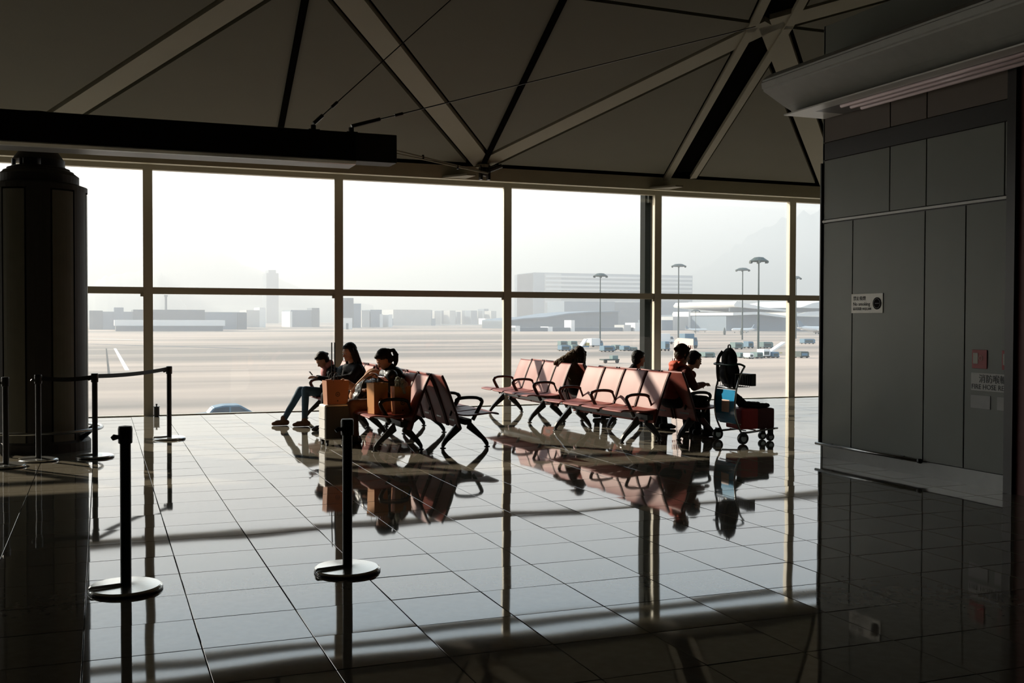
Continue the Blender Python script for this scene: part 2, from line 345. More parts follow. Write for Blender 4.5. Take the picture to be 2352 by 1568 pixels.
# signs
def wallM(y, z, off=.0): return Matrix.Translation((WX-off, y, z)) @ Matrix(((0, 0, -1, 0), (-1, 0, 0, 0), (0, 1, 0, 0), (0, 0, 0, 1)))
M_ink = mat('sign_ink', (.03, .035, .035), .6)
t = thing('no_smoking_sign', 'small white no smoking sign with a black round emblem on the grey wall', 'sign', (WX-.004, 9.745, 1.68))
bm = bevbox(-.004, .004, -.515, 0, 0, .215, .002, 1); obj('plate', bm, mat('sign_white', (.85, .83, .76), .4), t)
def inM(y, z): return Matrix.Translation((-.0055, y, z)) @ Matrix(((0, 0, -1, 0), (-1, 0, 0, 0), (0, 1, 0, 0), (0, 0, 0, 1)))
text('chinese_lettering', '禁止吸煙', .052, M_ink, t, inM(-.035, .145))
text('lettering', 'No smoking', .056, M_ink, t, inM(-.03, .082), scale_x=1.02)
text('small_lettering', '最高罰款 HK$5,000', .036, M_ink, t, inM(-.03, .035), scale_x=1.0)
bm = B(); lathe(bm, [(0, 0), (.066, 0), (.066, .003), (0, .003)], 28, cap=False); o = obj('emblem', bm, mat('emblem_black', (.008, .005, .006), .8, spec=.05), t); o.matrix_local = inM(-.425, .105)
bm = B(); box(bm, -.03, .025, -.004, .004, .003, .0045); box(bm, .028, .036, -.004, .004, .003, .0045); lathe(bm, [(.048, .003), (.054, .003), (.054, .0045), (.048, .0045)], 28, cap=False)
o = obj('cigarette_mark', bm, mat('emblem_grey', (.05, .045, .05), .5), t); o.matrix_local = inM(-.425, .105)
t = thing('fire_hose_sign', 'grey plate sign reading fire hose reel on the wall by the right edge', 'sign', (WX-.004, 7.975, .925))
bm = bevbox(-.004, .004, -.44, 0, 0, .175, .002, 1); obj('plate', bm, mat('plate_grey', (.42, .42, .40), .4), t)
text('chinese_lettering', '消防喉轆', .085, M_ink, t, inM(-.10, .088)); text('lettering', 'FIRE HOSE REEL', .068, M_ink, t, inM(-.008, .018), scale_x=.98)
M_redsign = mat('sign_red', (.35, .02, .02), .5)
def redsign(y0, y1, lab):
    t = thing('fire_pictogram_sign', lab, 'sign', (WX-.004, y0, 1.14)); w = y0-y1
    bm = bevbox(-.004, .004, -w, 0, 0, .18, .002, 1); obj('plate', bm, M_redsign, t)
    bm = B(); box(bm, -.0065, -.004, -.075, -.015, .045, .15); obj('white_field', bm, mat('field_white', (.45, .43, .36), .5), t)
    bm = B(); lathe(bm, [(.018, 0), (.026, 0), (.026, .002), (.018, .002)], 16, cap=False); o = obj('reel_mark', bm, mat('field_pink', (.5, .2, .16), .5), t); o.matrix_local = inM(-.11, .1)
redsign(7.965, 7.78, 'square red fire pictogram sign with a pale left field on the wall')
redsign(7.60, 7.53, 'narrow red fire sign cut off by the black pillar edge')
for y0, y1, lab in ((7.98, 7.735, 'blank grey label below the left of the fire hose plate'), (7.655, 7.53, 'blank grey label below the fire hose plate next to the black pillar')):
    bm = bevbox(WX-.006, WX, y1, y0, .755, .885, .002, 1); props(obj('wall_label', bm, mat('plate_dim', (.34, .34, .33), .5)), lab, 'label')

# ------------------------------------------------------------------ hanging sign box
t = thing('hanging_sign_box', 'long black overhead sign box hung across the upper left', 'sign box', (3.08, 11.5, 3.3))
bm = bevbox(-9, -.48, 0, .32, .035, .345, .006, 1); obj('casing', bm, M_black, t)
bm = bevbox(-.47, 0, 0, .32, .035, .345, .006, 1); obj('end_casing', bm, mat('dark_olive_paint', (.05, .048, .04), .6), t)
bm = B(); prism(bm, [(.0, -.012), (-.03, -.006), (-.055, .02), (-.055, .03), (0, .04)], 'x', -9, -.47); obj('lower_lip', bm, mat('lip_white', (.9, .9, .86), .22, metal=.3), t)
bm = B(); box(bm, -9, -.47, .0, .32, -.012, .03); obj('underside_tray', bm, mat('tray_grey', (.2, .2, .2), .4), t)
for x in (-.9, -.48):
    bm = B(); box(bm, x-.06, x+.06, .1, .2, .345, .37); tube(bm, [(x, .15, .35), (x, .15, .42)], .03); obj('hanger_bracket', bm, M_blackm, t)
def cable(a, b, lab, th=.007, knobs=()):
    a, b = Vector(a), Vector(b); t = thing('cable', lab, 'cable', a); d = b-a
    bm = B(); tube(bm, [(0, 0, 0), d], th, 6); obj('wire', bm, M_blackm, t)
    bm = B(); tube(bm, [(0, 0, 0), d*.06], .022, 8); obj('socket', bm, M_blackm, t)
    for k in knobs: bm = B(); tube(bm, [d*k-d.normalized()*.05, d*k+d.normalized()*.05], .018, 8); obj('turnbuckle', bm, M_blackm, t)
q = cat(1035, 0); cable((2.18, 11.65, 3.735), (q.x, q.y, cz(q.y)), 'thin black cable rising steeply from the hanging sign box', knobs=(.14,))
cable((2.60, 11.65, 3.735), (N2.x-.25, N2.y, cz(N2.y)-.02), 'thin black cable sloping right from the sign box to the upper ceiling node', knobs=(.10,))

# ------------------------------------------------------------------ air-conditioning column (left)
CX, CYc, CRr = -.70, 14.2, .55
t = thing('air_column', 'dark fluted cylindrical air column with stepped dome at the left', 'column', (CX, CYc, 0))
M_colA = mat('column_light_panel', (.17, .165, .13), .5); M_colB = mat('column_dark_panel', (.045, .04, .035), .6)
bm = B(); lathe(bm, [(CRr-.03, 0), (CRr-.03, 3.17)], 48); obj('core', bm, M_black, t)
NP = 12
for k in range(NP):
    a0 = 2*math.pi*(k+.04)/NP+.3; a1 = 2*math.pi*(k+.96)/NP+.3; bm = B(); pts = []
    for i in range(7):
        a = a0+(a1-a0)*i/6; pts.append((CRr*math.cos(a), CRr*math.sin(a)))
    for i in range(6, -1, -1):
        a = a0+(a1-a0)*i/6; pts.append(((CRr-.02)*math.cos(a), (CRr-.02)*math.sin(a)))
    prism(bm, pts, 'z', .12, 3.12 if k % 2 else 3.2); obj('panel', bm, M_colA if k % 2 else M_colB, t)
bm = B(); lathe(bm, [(CRr+.005, 3.14), (CRr+.005, 3.2), (CRr-.08, 3.23), (.46, 3.23), (.46, 3.33), (.40, 3.375), (.40, 3.385), (.36, 3.40), (.355, 3.42), (.31, 3.425), (.31, 3.44), (0, 3.44)], 48, cap=False); obj('stepped_dome', bm, M_colB, t, False)
bm = B(); lathe(bm, [(0, 3.515), (.295, 3.515), (.27, 3.56), (.17, 3.70), (.17, 4.1), (0, 4.1)], 40, cap=False); obj('cap', bm, M_colB, t)
NA = 96; run = []
for k in range(NA+1):
    a = 2*math.pi*k/NA; x = .30*math.cos(a); hole = abs(x+.245) < .038 or abs(x+.165) < .010 or abs(x-.02) < .018
    if k < NA and not hole: run.append(a); continue
    if len(run) > 1:
        bm = B(); prism(bm, [(.30*math.cos(q), .30*math.sin(q)) for q in run]+[(.27*math.cos(q), .27*math.sin(q)) for q in run[::-1]], 'z', 3.435, 3.525); obj('strut', bm, M_black, t)
    run = []
bm = B(); lathe(bm, [(CRr+.03, 0), (CRr+.03, .1), (CRr, .13), (CRr-.02, .13)], 48, cap=False); obj('plinth', bm, M_steel if False else M_colB, t)
bm = B(); tube(bm, [((CRr+.16)*math.cos(2*math.pi*k/40), (CRr+.16)*math.sin(2*math.pi*k/40), .25) for k in range(40)], .02, 8, True); obj('bumper_ring', bm, M_steel, t, True)
for k in range(6):
    a = 2*math.pi*k/6+.5; bm = B(); c, s = math.cos(a), math.sin(a); tube(bm, [(c*(CRr-.02), s*(CRr-.02), .13), (c*(CRr+.16), s*(CRr+.16), .25)], [.035, .015]); obj('bracket', bm, M_blackm, t)

# ------------------------------------------------------------------ queue posts
def post_base():
    bm = B(); n = 48; R = .205
    def hz_(k): return .012+.018*(k/n)
    # raised spiral disc with a radial slot so that posts nest when stacked
    prev = None; first = None
    for k in range(n+1):
        a = math.pi*1.06+2*math.pi*.985*k/n; h = hz_(k)
        ring = [bm.verts.new((r*math.cos(a), r*math.sin(a), z)) for r, z in ((.02, h-.012), (.02, h+.016), (R-.012, h+.010), (R, h+.002), (R, h-.012))]
        if prev:
            for i in range(5): bm.faces.new((prev[i], ring[i], ring[(i+1) % 5], prev[(i+1) % 5]))
        else: bm.faces.new(ring)
        prev = ring
    bm.faces.new(prev[::-1]); return bm
M_base = mat('grey_post_base', (.85, .84, .80), .2, metal=.9, spec=.6, var=.08)
def make_post():
    t = thing('queue_post', 'x', 'queue post')
    bm = B(); lathe(bm, [(.031, .03), (.031, .90), (.028, .905)], 20); obj('post', bm, M_black, t, False)
    obj('base', post_base(), M_base, t)
    bm = B(); lathe(bm, [(.195, .0), (.209, .003), (.209, .010), (.204, .012)], 40, cap=False); obj('rubber_rim', bm, M_black, t)
    bm = B(); lathe(bm, [(.033, .865), (.040, .87), (.041, .955), (.037, .968), (.0, .972)], 20); obj('belt_head', bm, M_black, t)
    bm = B(); box(bm, -.012, .012, .036, .05, .88, .955); obj('belt_slot', bm, M_blackm, t)
    bm = B(); tube(bm, [(-.04, 0, .905), (-.06, 0, .905), (-.075, 0, .895)], [.012, .018, .012], 8); obj('belt_clip', bm, M_black, t)
    return t
post = make_post()
spots = [(.13, 6.62, 'nearest black queue post standing alone at the lower left', 0), (1.45, 6.62, 'near black queue post standing in front of the silver suitcase', .3),
         (.84, 14.76, 'far queue post beside the window with a belt to its left', 2.0), (-.07, 13.1, 'queue post beside the dark column holding the right end of a belt', 1.2),
         (-.66, 13.0, 'queue post standing in front of the dark column, second from the left', .8), (-.96, 12.58, 'leftmost queue post in the shade of the dark column', 2.6)]
for i, (x, y, lab, rz) in enumerate(spots):
    o = post if i == 0 else copy_tree(post); o.location = (x, y, 0); o.rotation_euler = (0, 0, rz*.0); o['label'] = lab; o['group'] = 'belt barrier posts'
def belt(a, b, lab, sag=.02):
    a, b = Vector(a), Vector(b); bm = B(); pv = None
    for k in range(13):
        s = k/12; p = a.lerp(b, s)-Vector((0, 0, sag*4*s*(1-s))); d = (b-a).normalized(); nn = Vector((-d.y, d.x, 0))*.0015
        r = [bm.verts.new(p+v) for v in (nn+Vector((0, 0, .024)), -nn+Vector((0, 0, .024)), -nn-Vector((0, 0, .024)), nn-Vector((0, 0, .024)))]
        if pv:
            for i in range(4): bm.faces.new((pv[i], r[i], r[(i+1) % 4], pv[(i+1) % 4]))
        else: bm.faces.new(r)
        pv = r
    bm.faces.new(pv[::-1]); props(obj('barrier_belt', bm, mat('belt_fabric', (.012, .012, .014), .7)), lab, 'belt')
belt((-.04, 13.13, .935), (.81, 14.72, .935), 'black belt stretched between the queue post at the column and the one by the window')
belt((-.10, 13.1, .925), (-.63, 13.02, .925), 'black belt in the shade between the two posts in front of the column')
# canister on the sill
t = thing('canister', 'small black canister with a knob lid standing at the window foot', 'canister', (.84, 18.2, 0))
bm = B(); lathe(bm, [(.035, 0), (.045, .01), (.045, .15), (.04, .16)], 20); obj('body', bm, M_black, t, False)
bm = B(); lathe(bm, [(.052, .158), (.052, .168), (.012, .172), (.01, .19), (.018, .2), (.01, .212)], 20); obj('lid', bm, M_blackm, t)

# ------------------------------------------------------------------ airport benches
def catmull(P, n=6):
    out = []
    for i in range(len(P)-1):
        p0 = Vector(P[max(0, i-1)]); p1 = Vector(P[i]); p2 = Vector(P[i+1]); p3 = Vector(P[min(len(P)-1, i+2)])
        for k in range(n):
            t = k/n; out.append(.5*((2*p1)+(p2-p0)*t+(2*p0-5*p1+4*p2-p3)*t*t+(3*p1-p0-3*p2+p3)*t**3))
    out.append(Vector(P[-1])); return out
def shell(prof, w, th=.016, curve=0):
    """seat or back shell: side profile swept across its width with rolled edges and a slight dish"""
    P = catmull(prof, 4); bm = B(); rows = []; us = (-1, -.97, -.9, -.5, 0, .5, .9, .97, 1)
    for i, p in enumerate(P):
        a = P[min(i+1, len(P)-1)]-P[max(i-1, 0)]; a.normalize(); nx, nz_ = -a[1], a[0]
        e0 = min(i, len(P)-1-i); tp = 1-.05*(1 if e0 == 0 else 0)
        for side in (1, -1):
            rows.append([])
            for u in us:
                k = (th/2)*(1 if abs(u) < .95 else (.75 if abs(u) < .99 else .3))*side*(1 if e0 > 0 else .6); dsh = curve*(1-u*u)
                rows[-1].append(bm.verts.new((p[0]+nx*(k+dsh), u*w/2*tp, p[1]+nz_*(k+dsh))))
    T = rows[0::2]; Bt = rows[1::2]; n = len(us)
    for i in range(len(P)-1):
        for j in range(n-1):
            bm.faces.new((T[i][j], T[i][j+1], T[i+1][j+1], T[i+1][j])); bm.faces.new((Bt[i][j], Bt[i+1][j], Bt[i+1][j+1], Bt[i][j+1]))
        bm.faces.new((T[i][0], T[i+1][0], Bt[i+1][0], Bt[i][0])); bm.faces.new((T[i][-1], Bt[i][-1], Bt[i+1][-1], T[i+1][-1]))
    for q in (0, -1):
        for j in range(n-1): bm.faces.new((T[q][j], Bt[q][j], Bt[q][j+1], T[q][j+1]) if q == 0 else (T[q][j], T[q][j+1], Bt[q][j+1], Bt[q][j]))
    return bm
PITCH_S, NS = .545, 4
seat_me = back_me = None
def mesh_of(bm, m, smooth=True):
    bmesh.ops.recalc_face_normals(bm, faces=bm.faces); me = bpy.data.meshes.new('part'); bm.to_mesh(me); bm.free(); me.materials.append(m)
    if smooth:
        for p in me.polygons: p.use_smooth = True
    return me
seat_me = mesh_of(shell([(-.395, .415), (-.37, .430), (-.30, .436), (-.18, .425), (-.02, .412), (.10, .420), (.155, .435)], .485, .02, -.006), M_seat)
back_me = mesh_of(shell([(.10, .255), (.125, .33), (.150, .42), (.185, .52), (.235, .66), (.29, .80), (.345, .915)], .485, .018, -.008), M_seat)
PIPE = catmull([(.10, .255), (.125, .33), (.150, .42), (.185, .52), (.235, .66), (.29, .80), (.345, .915)], 3)
pipe_me = mesh_of((lambda b: (tube(b, [(p[0]+.012, 0, p[1]-.004) for p in PIPE], .017, 6), b)[1])(B()), M_seatedge)
def leg_bm(s):
    bm = B()
    if s < 0: o_ = [(-.05, .34), (-.02, .24), (-.225, .085), (-.265, .045), (-.275, .012), (-.305, .012), (-.305, .055), (-.265, .115)]
    else: o_ = [(.09, .34), (.05, .23), (.235, .085), (.27, .045), (.278, .012), (.308, .012), (.308, .055), (.27, .12)]
    prism(bm, o_, 'y', -.024, .024); bmesh.ops.bevel(bm, geom=bm.edges[:], offset=.006, segments=1, affect='EDGES'); return bm
leg_me = {s: mesh_of(leg_bm(s), M_arm, False) for s in (-1, 1)}
foot_me = mesh_of((lambda b: (lathe(b, [(.0, 0), (.038, 0), (.036, .008), (.012, .014), (.01, .03), (0, .03)], 14, cap=False), b)[1])(B()), M_blackm, False)
arm_pts = catmull([(.20, .40), (.135, .56), (.10, .606), (0, .622), (-.10, .622), (-.17, .612), (-.218, .58), (-.205, .53), (-.15, .43), (-.10, .34)], 4)
arm_me = mesh_of((lambda b: (tube(b, [(p[0], 0, p[1]) for p in arm_pts], [.010 if i < 6 else (.016 if i < 22 else .021) for i in range(len(arm_pts))], 8, flat=1.5), b)[1])(B()), M_arm)
beam_me = mesh_of((lambda b: (box(b, -.02, .07, -1.09, 1.09, .30, .37), b)[1])(B()), M_blackm, False)
def child(name, me, parent, loc=(0, 0, 0)):
    o = bpy.data.objects.new(name, me); link(o, parent); o.location = loc; return o
def make_bench(label):
    t = thing('airport_bench', label, 'bench', group='red four-seat airport benches')
    for k in range(NS):
        y = (k-1.5)*PITCH_S; child('seat', seat_me, t, (0, y, 0)); b = child('backrest', back_me, t, (0, y, 0)); [child('edge_piping', pipe_me, b, (0, s_*.243, 0)) for s_ in (-1, 1)]
        bm = B()
    child('beam', beam_me, t)
    for y in (-.9, .9):
        for s in (-1, 1):
            l_ = child('leg', leg_me[s], t, (0, y, 0)); child('foot', foot_me, l_, (s*.29, 0, 0))
    for y in (-.9, 0, .9): child('armrest', arm_me, t, (0, y, 0))
    for k in range(NS):
        y = (k-1.5)*PITCH_S; bm = B(); box(bm, .04, .15, y-.1, y+.1, .335, .355); obj('seat_bracket', bm, M_blackm, t)
    return t
b0 = make_bench('x')
PI = math.pi; c5 = math.radians(5)
def rot2(cx, cy, dx, dy, a): return (cx+dx*math.cos(a)-dy*math.sin(a), cy+dx*math.sin(a)+dy*math.cos(a))
RC = (6.95, 13.25)
defs = [((3.375, 13.45), 0, 'near left-hand bench of the left cluster, with paper carriers on its front seat'), ((4.24, 13.45), PI, 'empty bench facing right in the near half of the left cluster'),
        ((3.375, 16.25), 0, 'left-facing bench by the window where the girl in jeans sits'), ((4.24, 16.25), PI, 'right-facing bench by the window hidden behind the left cluster'),
        ((6.49, 16.13), 0, 'far empty bench of the right cluster, its end seat against the window'), ((7.39, 16.13), PI, 'right-facing far bench where the person with fur collar leans'),
        (rot2(*RC, -.45, 0, c5), c5, 'near empty bench of the right cluster with sunlit and shaded backs'), (rot2(*RC, .45, 0, c5), PI+c5, 'right-facing near bench where the person in the red jacket sits')]
for i, (xy, a, lab) in enumerate(defs):
    o = b0 if i == 0 else copy_tree(b0); o.location = (xy[0], xy[1], 0); o.rotation_euler = (0, 0, a); o['label'] = lab
#PART2
# ------------------------------------------------------------------ soft shapes and people
def blob(parts, vox=.01, smooth=4, noise=0, nscale=30):
    bm = B()
    for pt in parts:
        if pt[0] == 'c':
            _, a, b, ra, rb = pt; a, b = Vector(a), Vector(b); d = b-a; L = max(d.length, 1e-4); d.normalize()
            up = d.orthogonal().normalized(); s = d.cross(up); n = 14; rings = []
            def ring(c, r): return [bm.verts.new(c+(up*math.cos(2*PI*k/n)+s*math.sin(2*PI*k/n))*r) for k in range(n)]
            for q in (-.95, -.7, -.35): rings.append(ring(a+d*ra*q, ra*math.sqrt(1-q*q)))
            rings.append(ring(a, ra)); rings.append(ring(b, rb))
            for q in (.35, .7, .95): rings.append(ring(b+d*rb*q, rb*math.sqrt(1-q*q)))
            for r1, r2 in zip(rings, rings[1:]):
                for k in range(n): bm.faces.new((r1[k], r1[(k+1) % n], r2[(k+1) % n], r2[k]))
            bm.faces.new(rings[0][::-1]); bm.faces.new(rings[-1])
        else:
            _, c, r, rot = pt if len(pt) == 4 else pt+((0, 0, 0),)
            M = Matrix.Translation(c) @ Euler(rot).to_matrix().to_4x4() @ Matrix.Diagonal((r[0], r[1], r[2], 1))
            bmesh.ops.create_icosphere(bm, subdivisions=3, radius=1, matrix=M)
    me = bpy.data.meshes.new('t'); bm.to_mesh(me); bm.free(); o = bpy.data.objects.new('t', me); COL.objects.link(o)
    m = o.modifiers.new('r', 'REMESH'); m.mode = 'VOXEL'; m.voxel_size = vox
    if smooth: m = o.modifiers.new('s', 'SMOOTH'); m.iterations = smooth; m.factor = .5
    if noise:
        tx = bpy.data.textures.new('tx', 'CLOUDS'); tx.noise_scale = 1/nscale; m = o.modifiers.new('d', 'DISPLACE'); m.texture = tx; m.strength = noise; m.mid_level = .5
    dg = bpy.context.evaluated_depsgraph_get(); r = bpy.data.meshes.new_from_object(o.evaluated_get(dg)); bpy.data.objects.remove(o)
    for p in r.polygons: p.use_smooth = True
    return r
def hand_parts(w, d, side, curl=.5):
    """palm, four unequal bent fingers and a thumb; d = direction from wrist to knuckles"""
    d = Vector(d).normalized(); w = Vector(w); lat = d.cross(Vector((0, 0, 1)))
    lat = lat.normalized() if lat.length > .1 else Vector((0, 1, 0)); nrm = lat.cross(d).normalized(); P = []
    for s in (-.026, -.009, .009, .026): P.append(('c', w+lat*s*.6, w+d*.085+lat*s, .015, .0125))
    for i, (s, L_) in enumerate(((-.030, .062), (-.010, .074), (.011, .070), (.031, .055))):
        a = w+d*.088+lat*s; b = a+(d*math.cos(curl*.6)-nrm*math.sin(curl*.6))*L_*.45
        c = b+(d*math.cos(curl*1.5)-nrm*math.sin(curl*1.5))*L_*.32; e_ = c+(d*math.cos(curl*2.3)-nrm*math.sin(curl*2.3))*L_*.25
        P += [('c', a, b, .0092, .0085), ('c', b, c, .0085, .0078), ('c', c, e_, .0078, .0066)]
    a = w+d*.02+lat*.026*side; b = a+(d*.6+lat*side*.7-nrm*.3).normalized()*.042; P += [('c', a, b, .012, .010), ('c', b, b+(d*.8+lat*side*.2-nrm*.4).normalized()*.03, .010, .008)]
    return P
def join_mesh(ms):
    bm = B()
    for m in ms: bm.from_mesh(m)
    me = bpy.data.meshes.new('body'); bm.to_mesh(me); bm.free()
    for p in me.polygons: p.use_smooth = True
    return me
def person(label, loc, rz, sc=1.0, lean=0., slump=0., head_pitch=0., head_yaw=0., head_off=(0, 0, 0), arms=None, knees=None, feet=None,
           hair='short', M_top=None, M_leg=None, M_shoe=None, M_hr=None, group='seated travellers', puff=0., hood=False, hips=.505, side=0):
    t = thing('person', label, 'person', loc, rz, group)
    def V(f, l_, u): return Vector((-f, -l_, u))*sc
    hip = V(0, 0, hips)
    ch = hip+V(lean*.32-slump*.03, side*.5, .30); nk = hip+V(lean*.52+slump*.05, side, .50-.06*abs(lean)-slump*.05)
    hd = nk+V(.05+lean*.06+head_off[0], head_off[1], .155+head_off[2])
    HR = Euler((0, -head_pitch, head_yaw)).to_matrix()
    def H(x, y, z): return hd+HR @ (Vector((x, y, z))*sc)
    he = Matrix(HR).to_euler()
    sh = [nk+V(.0, s*.165, -.075) for s in (1, -1)]
    arms = arms or [((.12, .24, .72), (.32, .12, .66)), ((.12, -.24, .72), (.32, -.12, .66))]
    el = [V(*a[0]) for a in arms]; wr_ = [V(*a[1]) for a in arms]
    kn = [V(*k) for k in (knees or ((.46, .11, .50), (.46, -.11, .50)))]; ft = [V(*k) for k in (feet or ((.50, .11, .08), (.50, -.11, .08)))]
    hp = [hip+V(0, s*.095, -.005) for s in (1, -1)]
    s_ = sc
    core = [('e', tuple(hip+V(-.01, 0, .03)), (.12*s_, .165*s_, .11*s_)), ('e', tuple(ch), (.105*s_, .15*s_, .16*s_), (0, -lean*.5, 0)),
            ('c', hip+V(0, 0, .05), ch, .115*s_, .115*s_), ('c', sh[0], sh[1], .062*s_, .062*s_), ('c', ch, nk+V(0, 0, -.03), .11*s_, .055*s_)]
    limbs_a = []; limbs_l = []
    for i in (0, 1):
        limbs_a += [('c', sh[i], el[i], .050*s_, .039*s_), ('c', el[i], wr_[i], .037*s_, .024*s_)]
        limbs_l += [('c', hp[i], kn[i], .088*s_, .060*s_), ('c', kn[i], ft[i], .056*s_, .034*s_)]
    head = [('e', tuple(H(.008, 0, .02)), (.098*s_, .077*s_, .108*s_), he), ('e', tuple(H(-.035, 0, -.055)), (.058*s_, .056*s_, .06*s_), he), ('e', tuple(H(-.078, 0, -.095)), (.022*s_, .026*s_, .020*s_), he),
            ('c', H(-.092, 0, .005), H(-.114, 0, -.03), .010*s_, .014*s_), ('e', tuple(H(-.094, 0, -.062)), (.010*s_, .024*s_, .009*s_), he), ('e', tuple(H(-.085, 0, .032)), (.014*s_, .05*s_, .010*s_), he),
            ('e', tuple(H(.005, .080, -.008)), (.018*s_, .010*s_, .030*s_), he), ('e', tuple(H(.005, -.080, -.008)), (.018*s_, .010*s_, .030*s_), he), ('c', nk+V(-.01, 0, -.05), H(.01, 0, -.06), .056*s_, .052*s_)]
    ms = [blob(core+limbs_a+limbs_l+head, .0095, 3)]
    for i in (0, 1): ms.append(blob(hand_parts(wr_[i], wr_[i]-el[i], 1 if i else -1), .0048, 2))
    body = obj('body', join_mesh(ms), M_skin, t)
    for s in (-1, 1):
        bm = B(); bmesh.ops.create_icosphere(bm, subdivisions=2, radius=.011*s_, matrix=Matrix.Translation(H(-.084, s*.032, .005))); obj('eye', bm, M_eye, body, True)
    # clothes
    pf = .012+puff
    top = [(p[0], p[1], tuple(v+pf for v in p[2]))+tuple(p[3:]) if p[0] == 'e' else ('c', p[1], p[2], p[3]+pf, p[4]+pf) for p in core]
    for i in (0, 1):
        top += [('c', sh[i], el[i], .052*s_+pf, .044*s_+pf), ('c', el[i], el[i].lerp(wr_[i], .93), .042*s_+pf, .030*s_+pf*.8)]
    if puff:
        for i in (0, 1):
            for a, b, r in ((sh[i], el[i], .062), (el[i], wr_[i], .052)):
                for q in (.15, .5, .85): top.append(('e', tuple(a.lerp(b, q)), ((r+puff),)*3))
    top.append(('c', nk+V(-.03, 0, -.04), nk+V(-.03, 0, .02), .075*s_+puff, .066*s_))
    tp = obj('jacket', blob(top, .011, 3, .008, 14), M_top, t)
    if hood:
        hb = [('e', tuple(nk+V(-.085, 0, .02)), (.075, .105, .055)), ('c', nk+V(-.06, .09, .03), nk+V(.04, .08, -.02), .035, .025), ('c', nk+V(-.06, -.09, .03), nk+V(.04, -.08, -.02), .035, .025), ('e', tuple(nk+V(-.11, 0, -.03)), (.05, .08, .06))]
        obj('hood', blob(hb, .009, 2, .012, 22), M_hood, tp)
    lg = [('e', tuple(hip+V(-.01, 0, .0)), (.14*s_, .185*s_, .105*s_))]
    for i in (0, 1): lg += [('c', hp[i], kn[i], .098*s_, .070*s_), ('c', kn[i], kn[i].lerp(ft[i], .95), .068*s_, .048*s_)]
    obj('trousers', blob(lg, .011, 3, .006, 14), M_leg, t)
    for i in (0, 1):
        a = ft[i]; d = Vector((a.x-kn[i].x, a.y-kn[i].y, 0)); d = Vector((-1, 0, 0)) if d.length < .03 else (d.normalized()*.3+Vector((-1, 0, 0))).normalized()
        g_ = Vector((a.x, a.y, .045)); sh_ = [('c', g_-d*.045, g_+d*.10, .042, .038), ('c', g_+d*.10+Vector((0, 0, -.008)), g_+d*.155+Vector((0, 0, -.014)), .036, .027), ('c', g_, a+Vector((0, 0, .03)), .045, .045), ('c', g_-d*.05-Vector((0, 0, .03)), g_+d*.15-Vector((0, 0, .03)), .014, .014)]
        obj('shoe', blob(sh_, .008, 2), M_shoe, t)
    # hair
    hr = [('e', tuple(H(.030, 0, .044)), (.104*s_, .09*s_, .100*s_), he), ('e', tuple(H(.05, 0, -.01)), (.07*s_, .083*s_, .09*s_), he), ('e', tuple(H(-.03, 0, .092)), (.055*s_, .060*s_, .032*s_), he)]
    if hair == 'long':
        for y in (-.06, -.02, .02, .06): hr += [('c', H(.05, y, .0), H(.085, y*1.25, -.20), .05, .042), ('c', H(.085, y*1.25, -.2), H(.07, y*1.35, -.30), .042, .02)]
        hr += [('c', H(-.01, .085, .04), H(.0, .095, -.18), .028, .02), ('c', H(-.01, -.085, .04), H(.0, -.095, -.18), .028, .02)]
    if hair == 'bun': hr += [('e', tuple(H(.10, 0, .045)+V(-.01, 0, -.01)), (.042, .045, .04)), ('e', tuple(H(.12, .01, .05)+V(-.03, 0, -.015)), (.026, .026, .026)), ('c', H(-.02, .08, .03), H(.0, .088, -.07), .022, .012)]
    if hair == 'pony':
        k_ = H(.125, 0, .055); hr += [('e', tuple(H(.10, 0, .045)), (.045, .04, .045)), ('e', tuple(k_), (.022, .022, .022)), ('c', k_+V(-.01, 0, .0), k_+V(-.065, 0, .0), .016, .026), ('c', k_+V(-.065, 0, .0), k_+V(-.10, 0, -.06), .026, .034), ('c', k_+V(-.10, 0, -.06), k_+V(-.10, 0, -.14), .034, .032), ('c', k_+V(-.10, 0, -.14), k_+V(-.08, 0, -.23), .032, .010), ('c', H(-.03, .082, .03), H(-.03, .085, -.06), .018, .008)]
    h = obj('hair', blob(hr, .009, 3, .012, 40), M_hr or M_hair, t)
    return t
M_eye = mat('eye', (.3, .28, .26), .2)
M_denim = mat('blue_denim', (.05, .10, .15), .8, var=.3, scale=40, bump=.2)
M_blk = mat('black_cloth', (.010, .010, .012), .8, spec=.15, var=.3, bump=.2, scale=30)
M_puffer = mat('black_puffer', (.010, .011, .013), .4, spec=.3, var=.3, bump=.3, scale=24)
M_pinkc = mat('pink_cloth', (.62, .26, .26), .7)
M_brown = mat('brown_trousers', (.12, .055, .028), .75, var=.2, scale=30)
M_shoeb = mat('brown_suede', (.16, .08, .045), .8)
M_shoek = mat('black_shoe', (.015, .015, .015), .4)
M_redc = mat('dark_red_cloth', (.16, .022, .014), .75, var=.2, scale=20, bump=.2)
M_hood = mat('bright_red_hood', (.62, .09, .035), .7, var=.2, scale=20)
M_fur = mat('brown_fur', (.085, .05, .022), .9, var=.6, scale=90, bump=1)

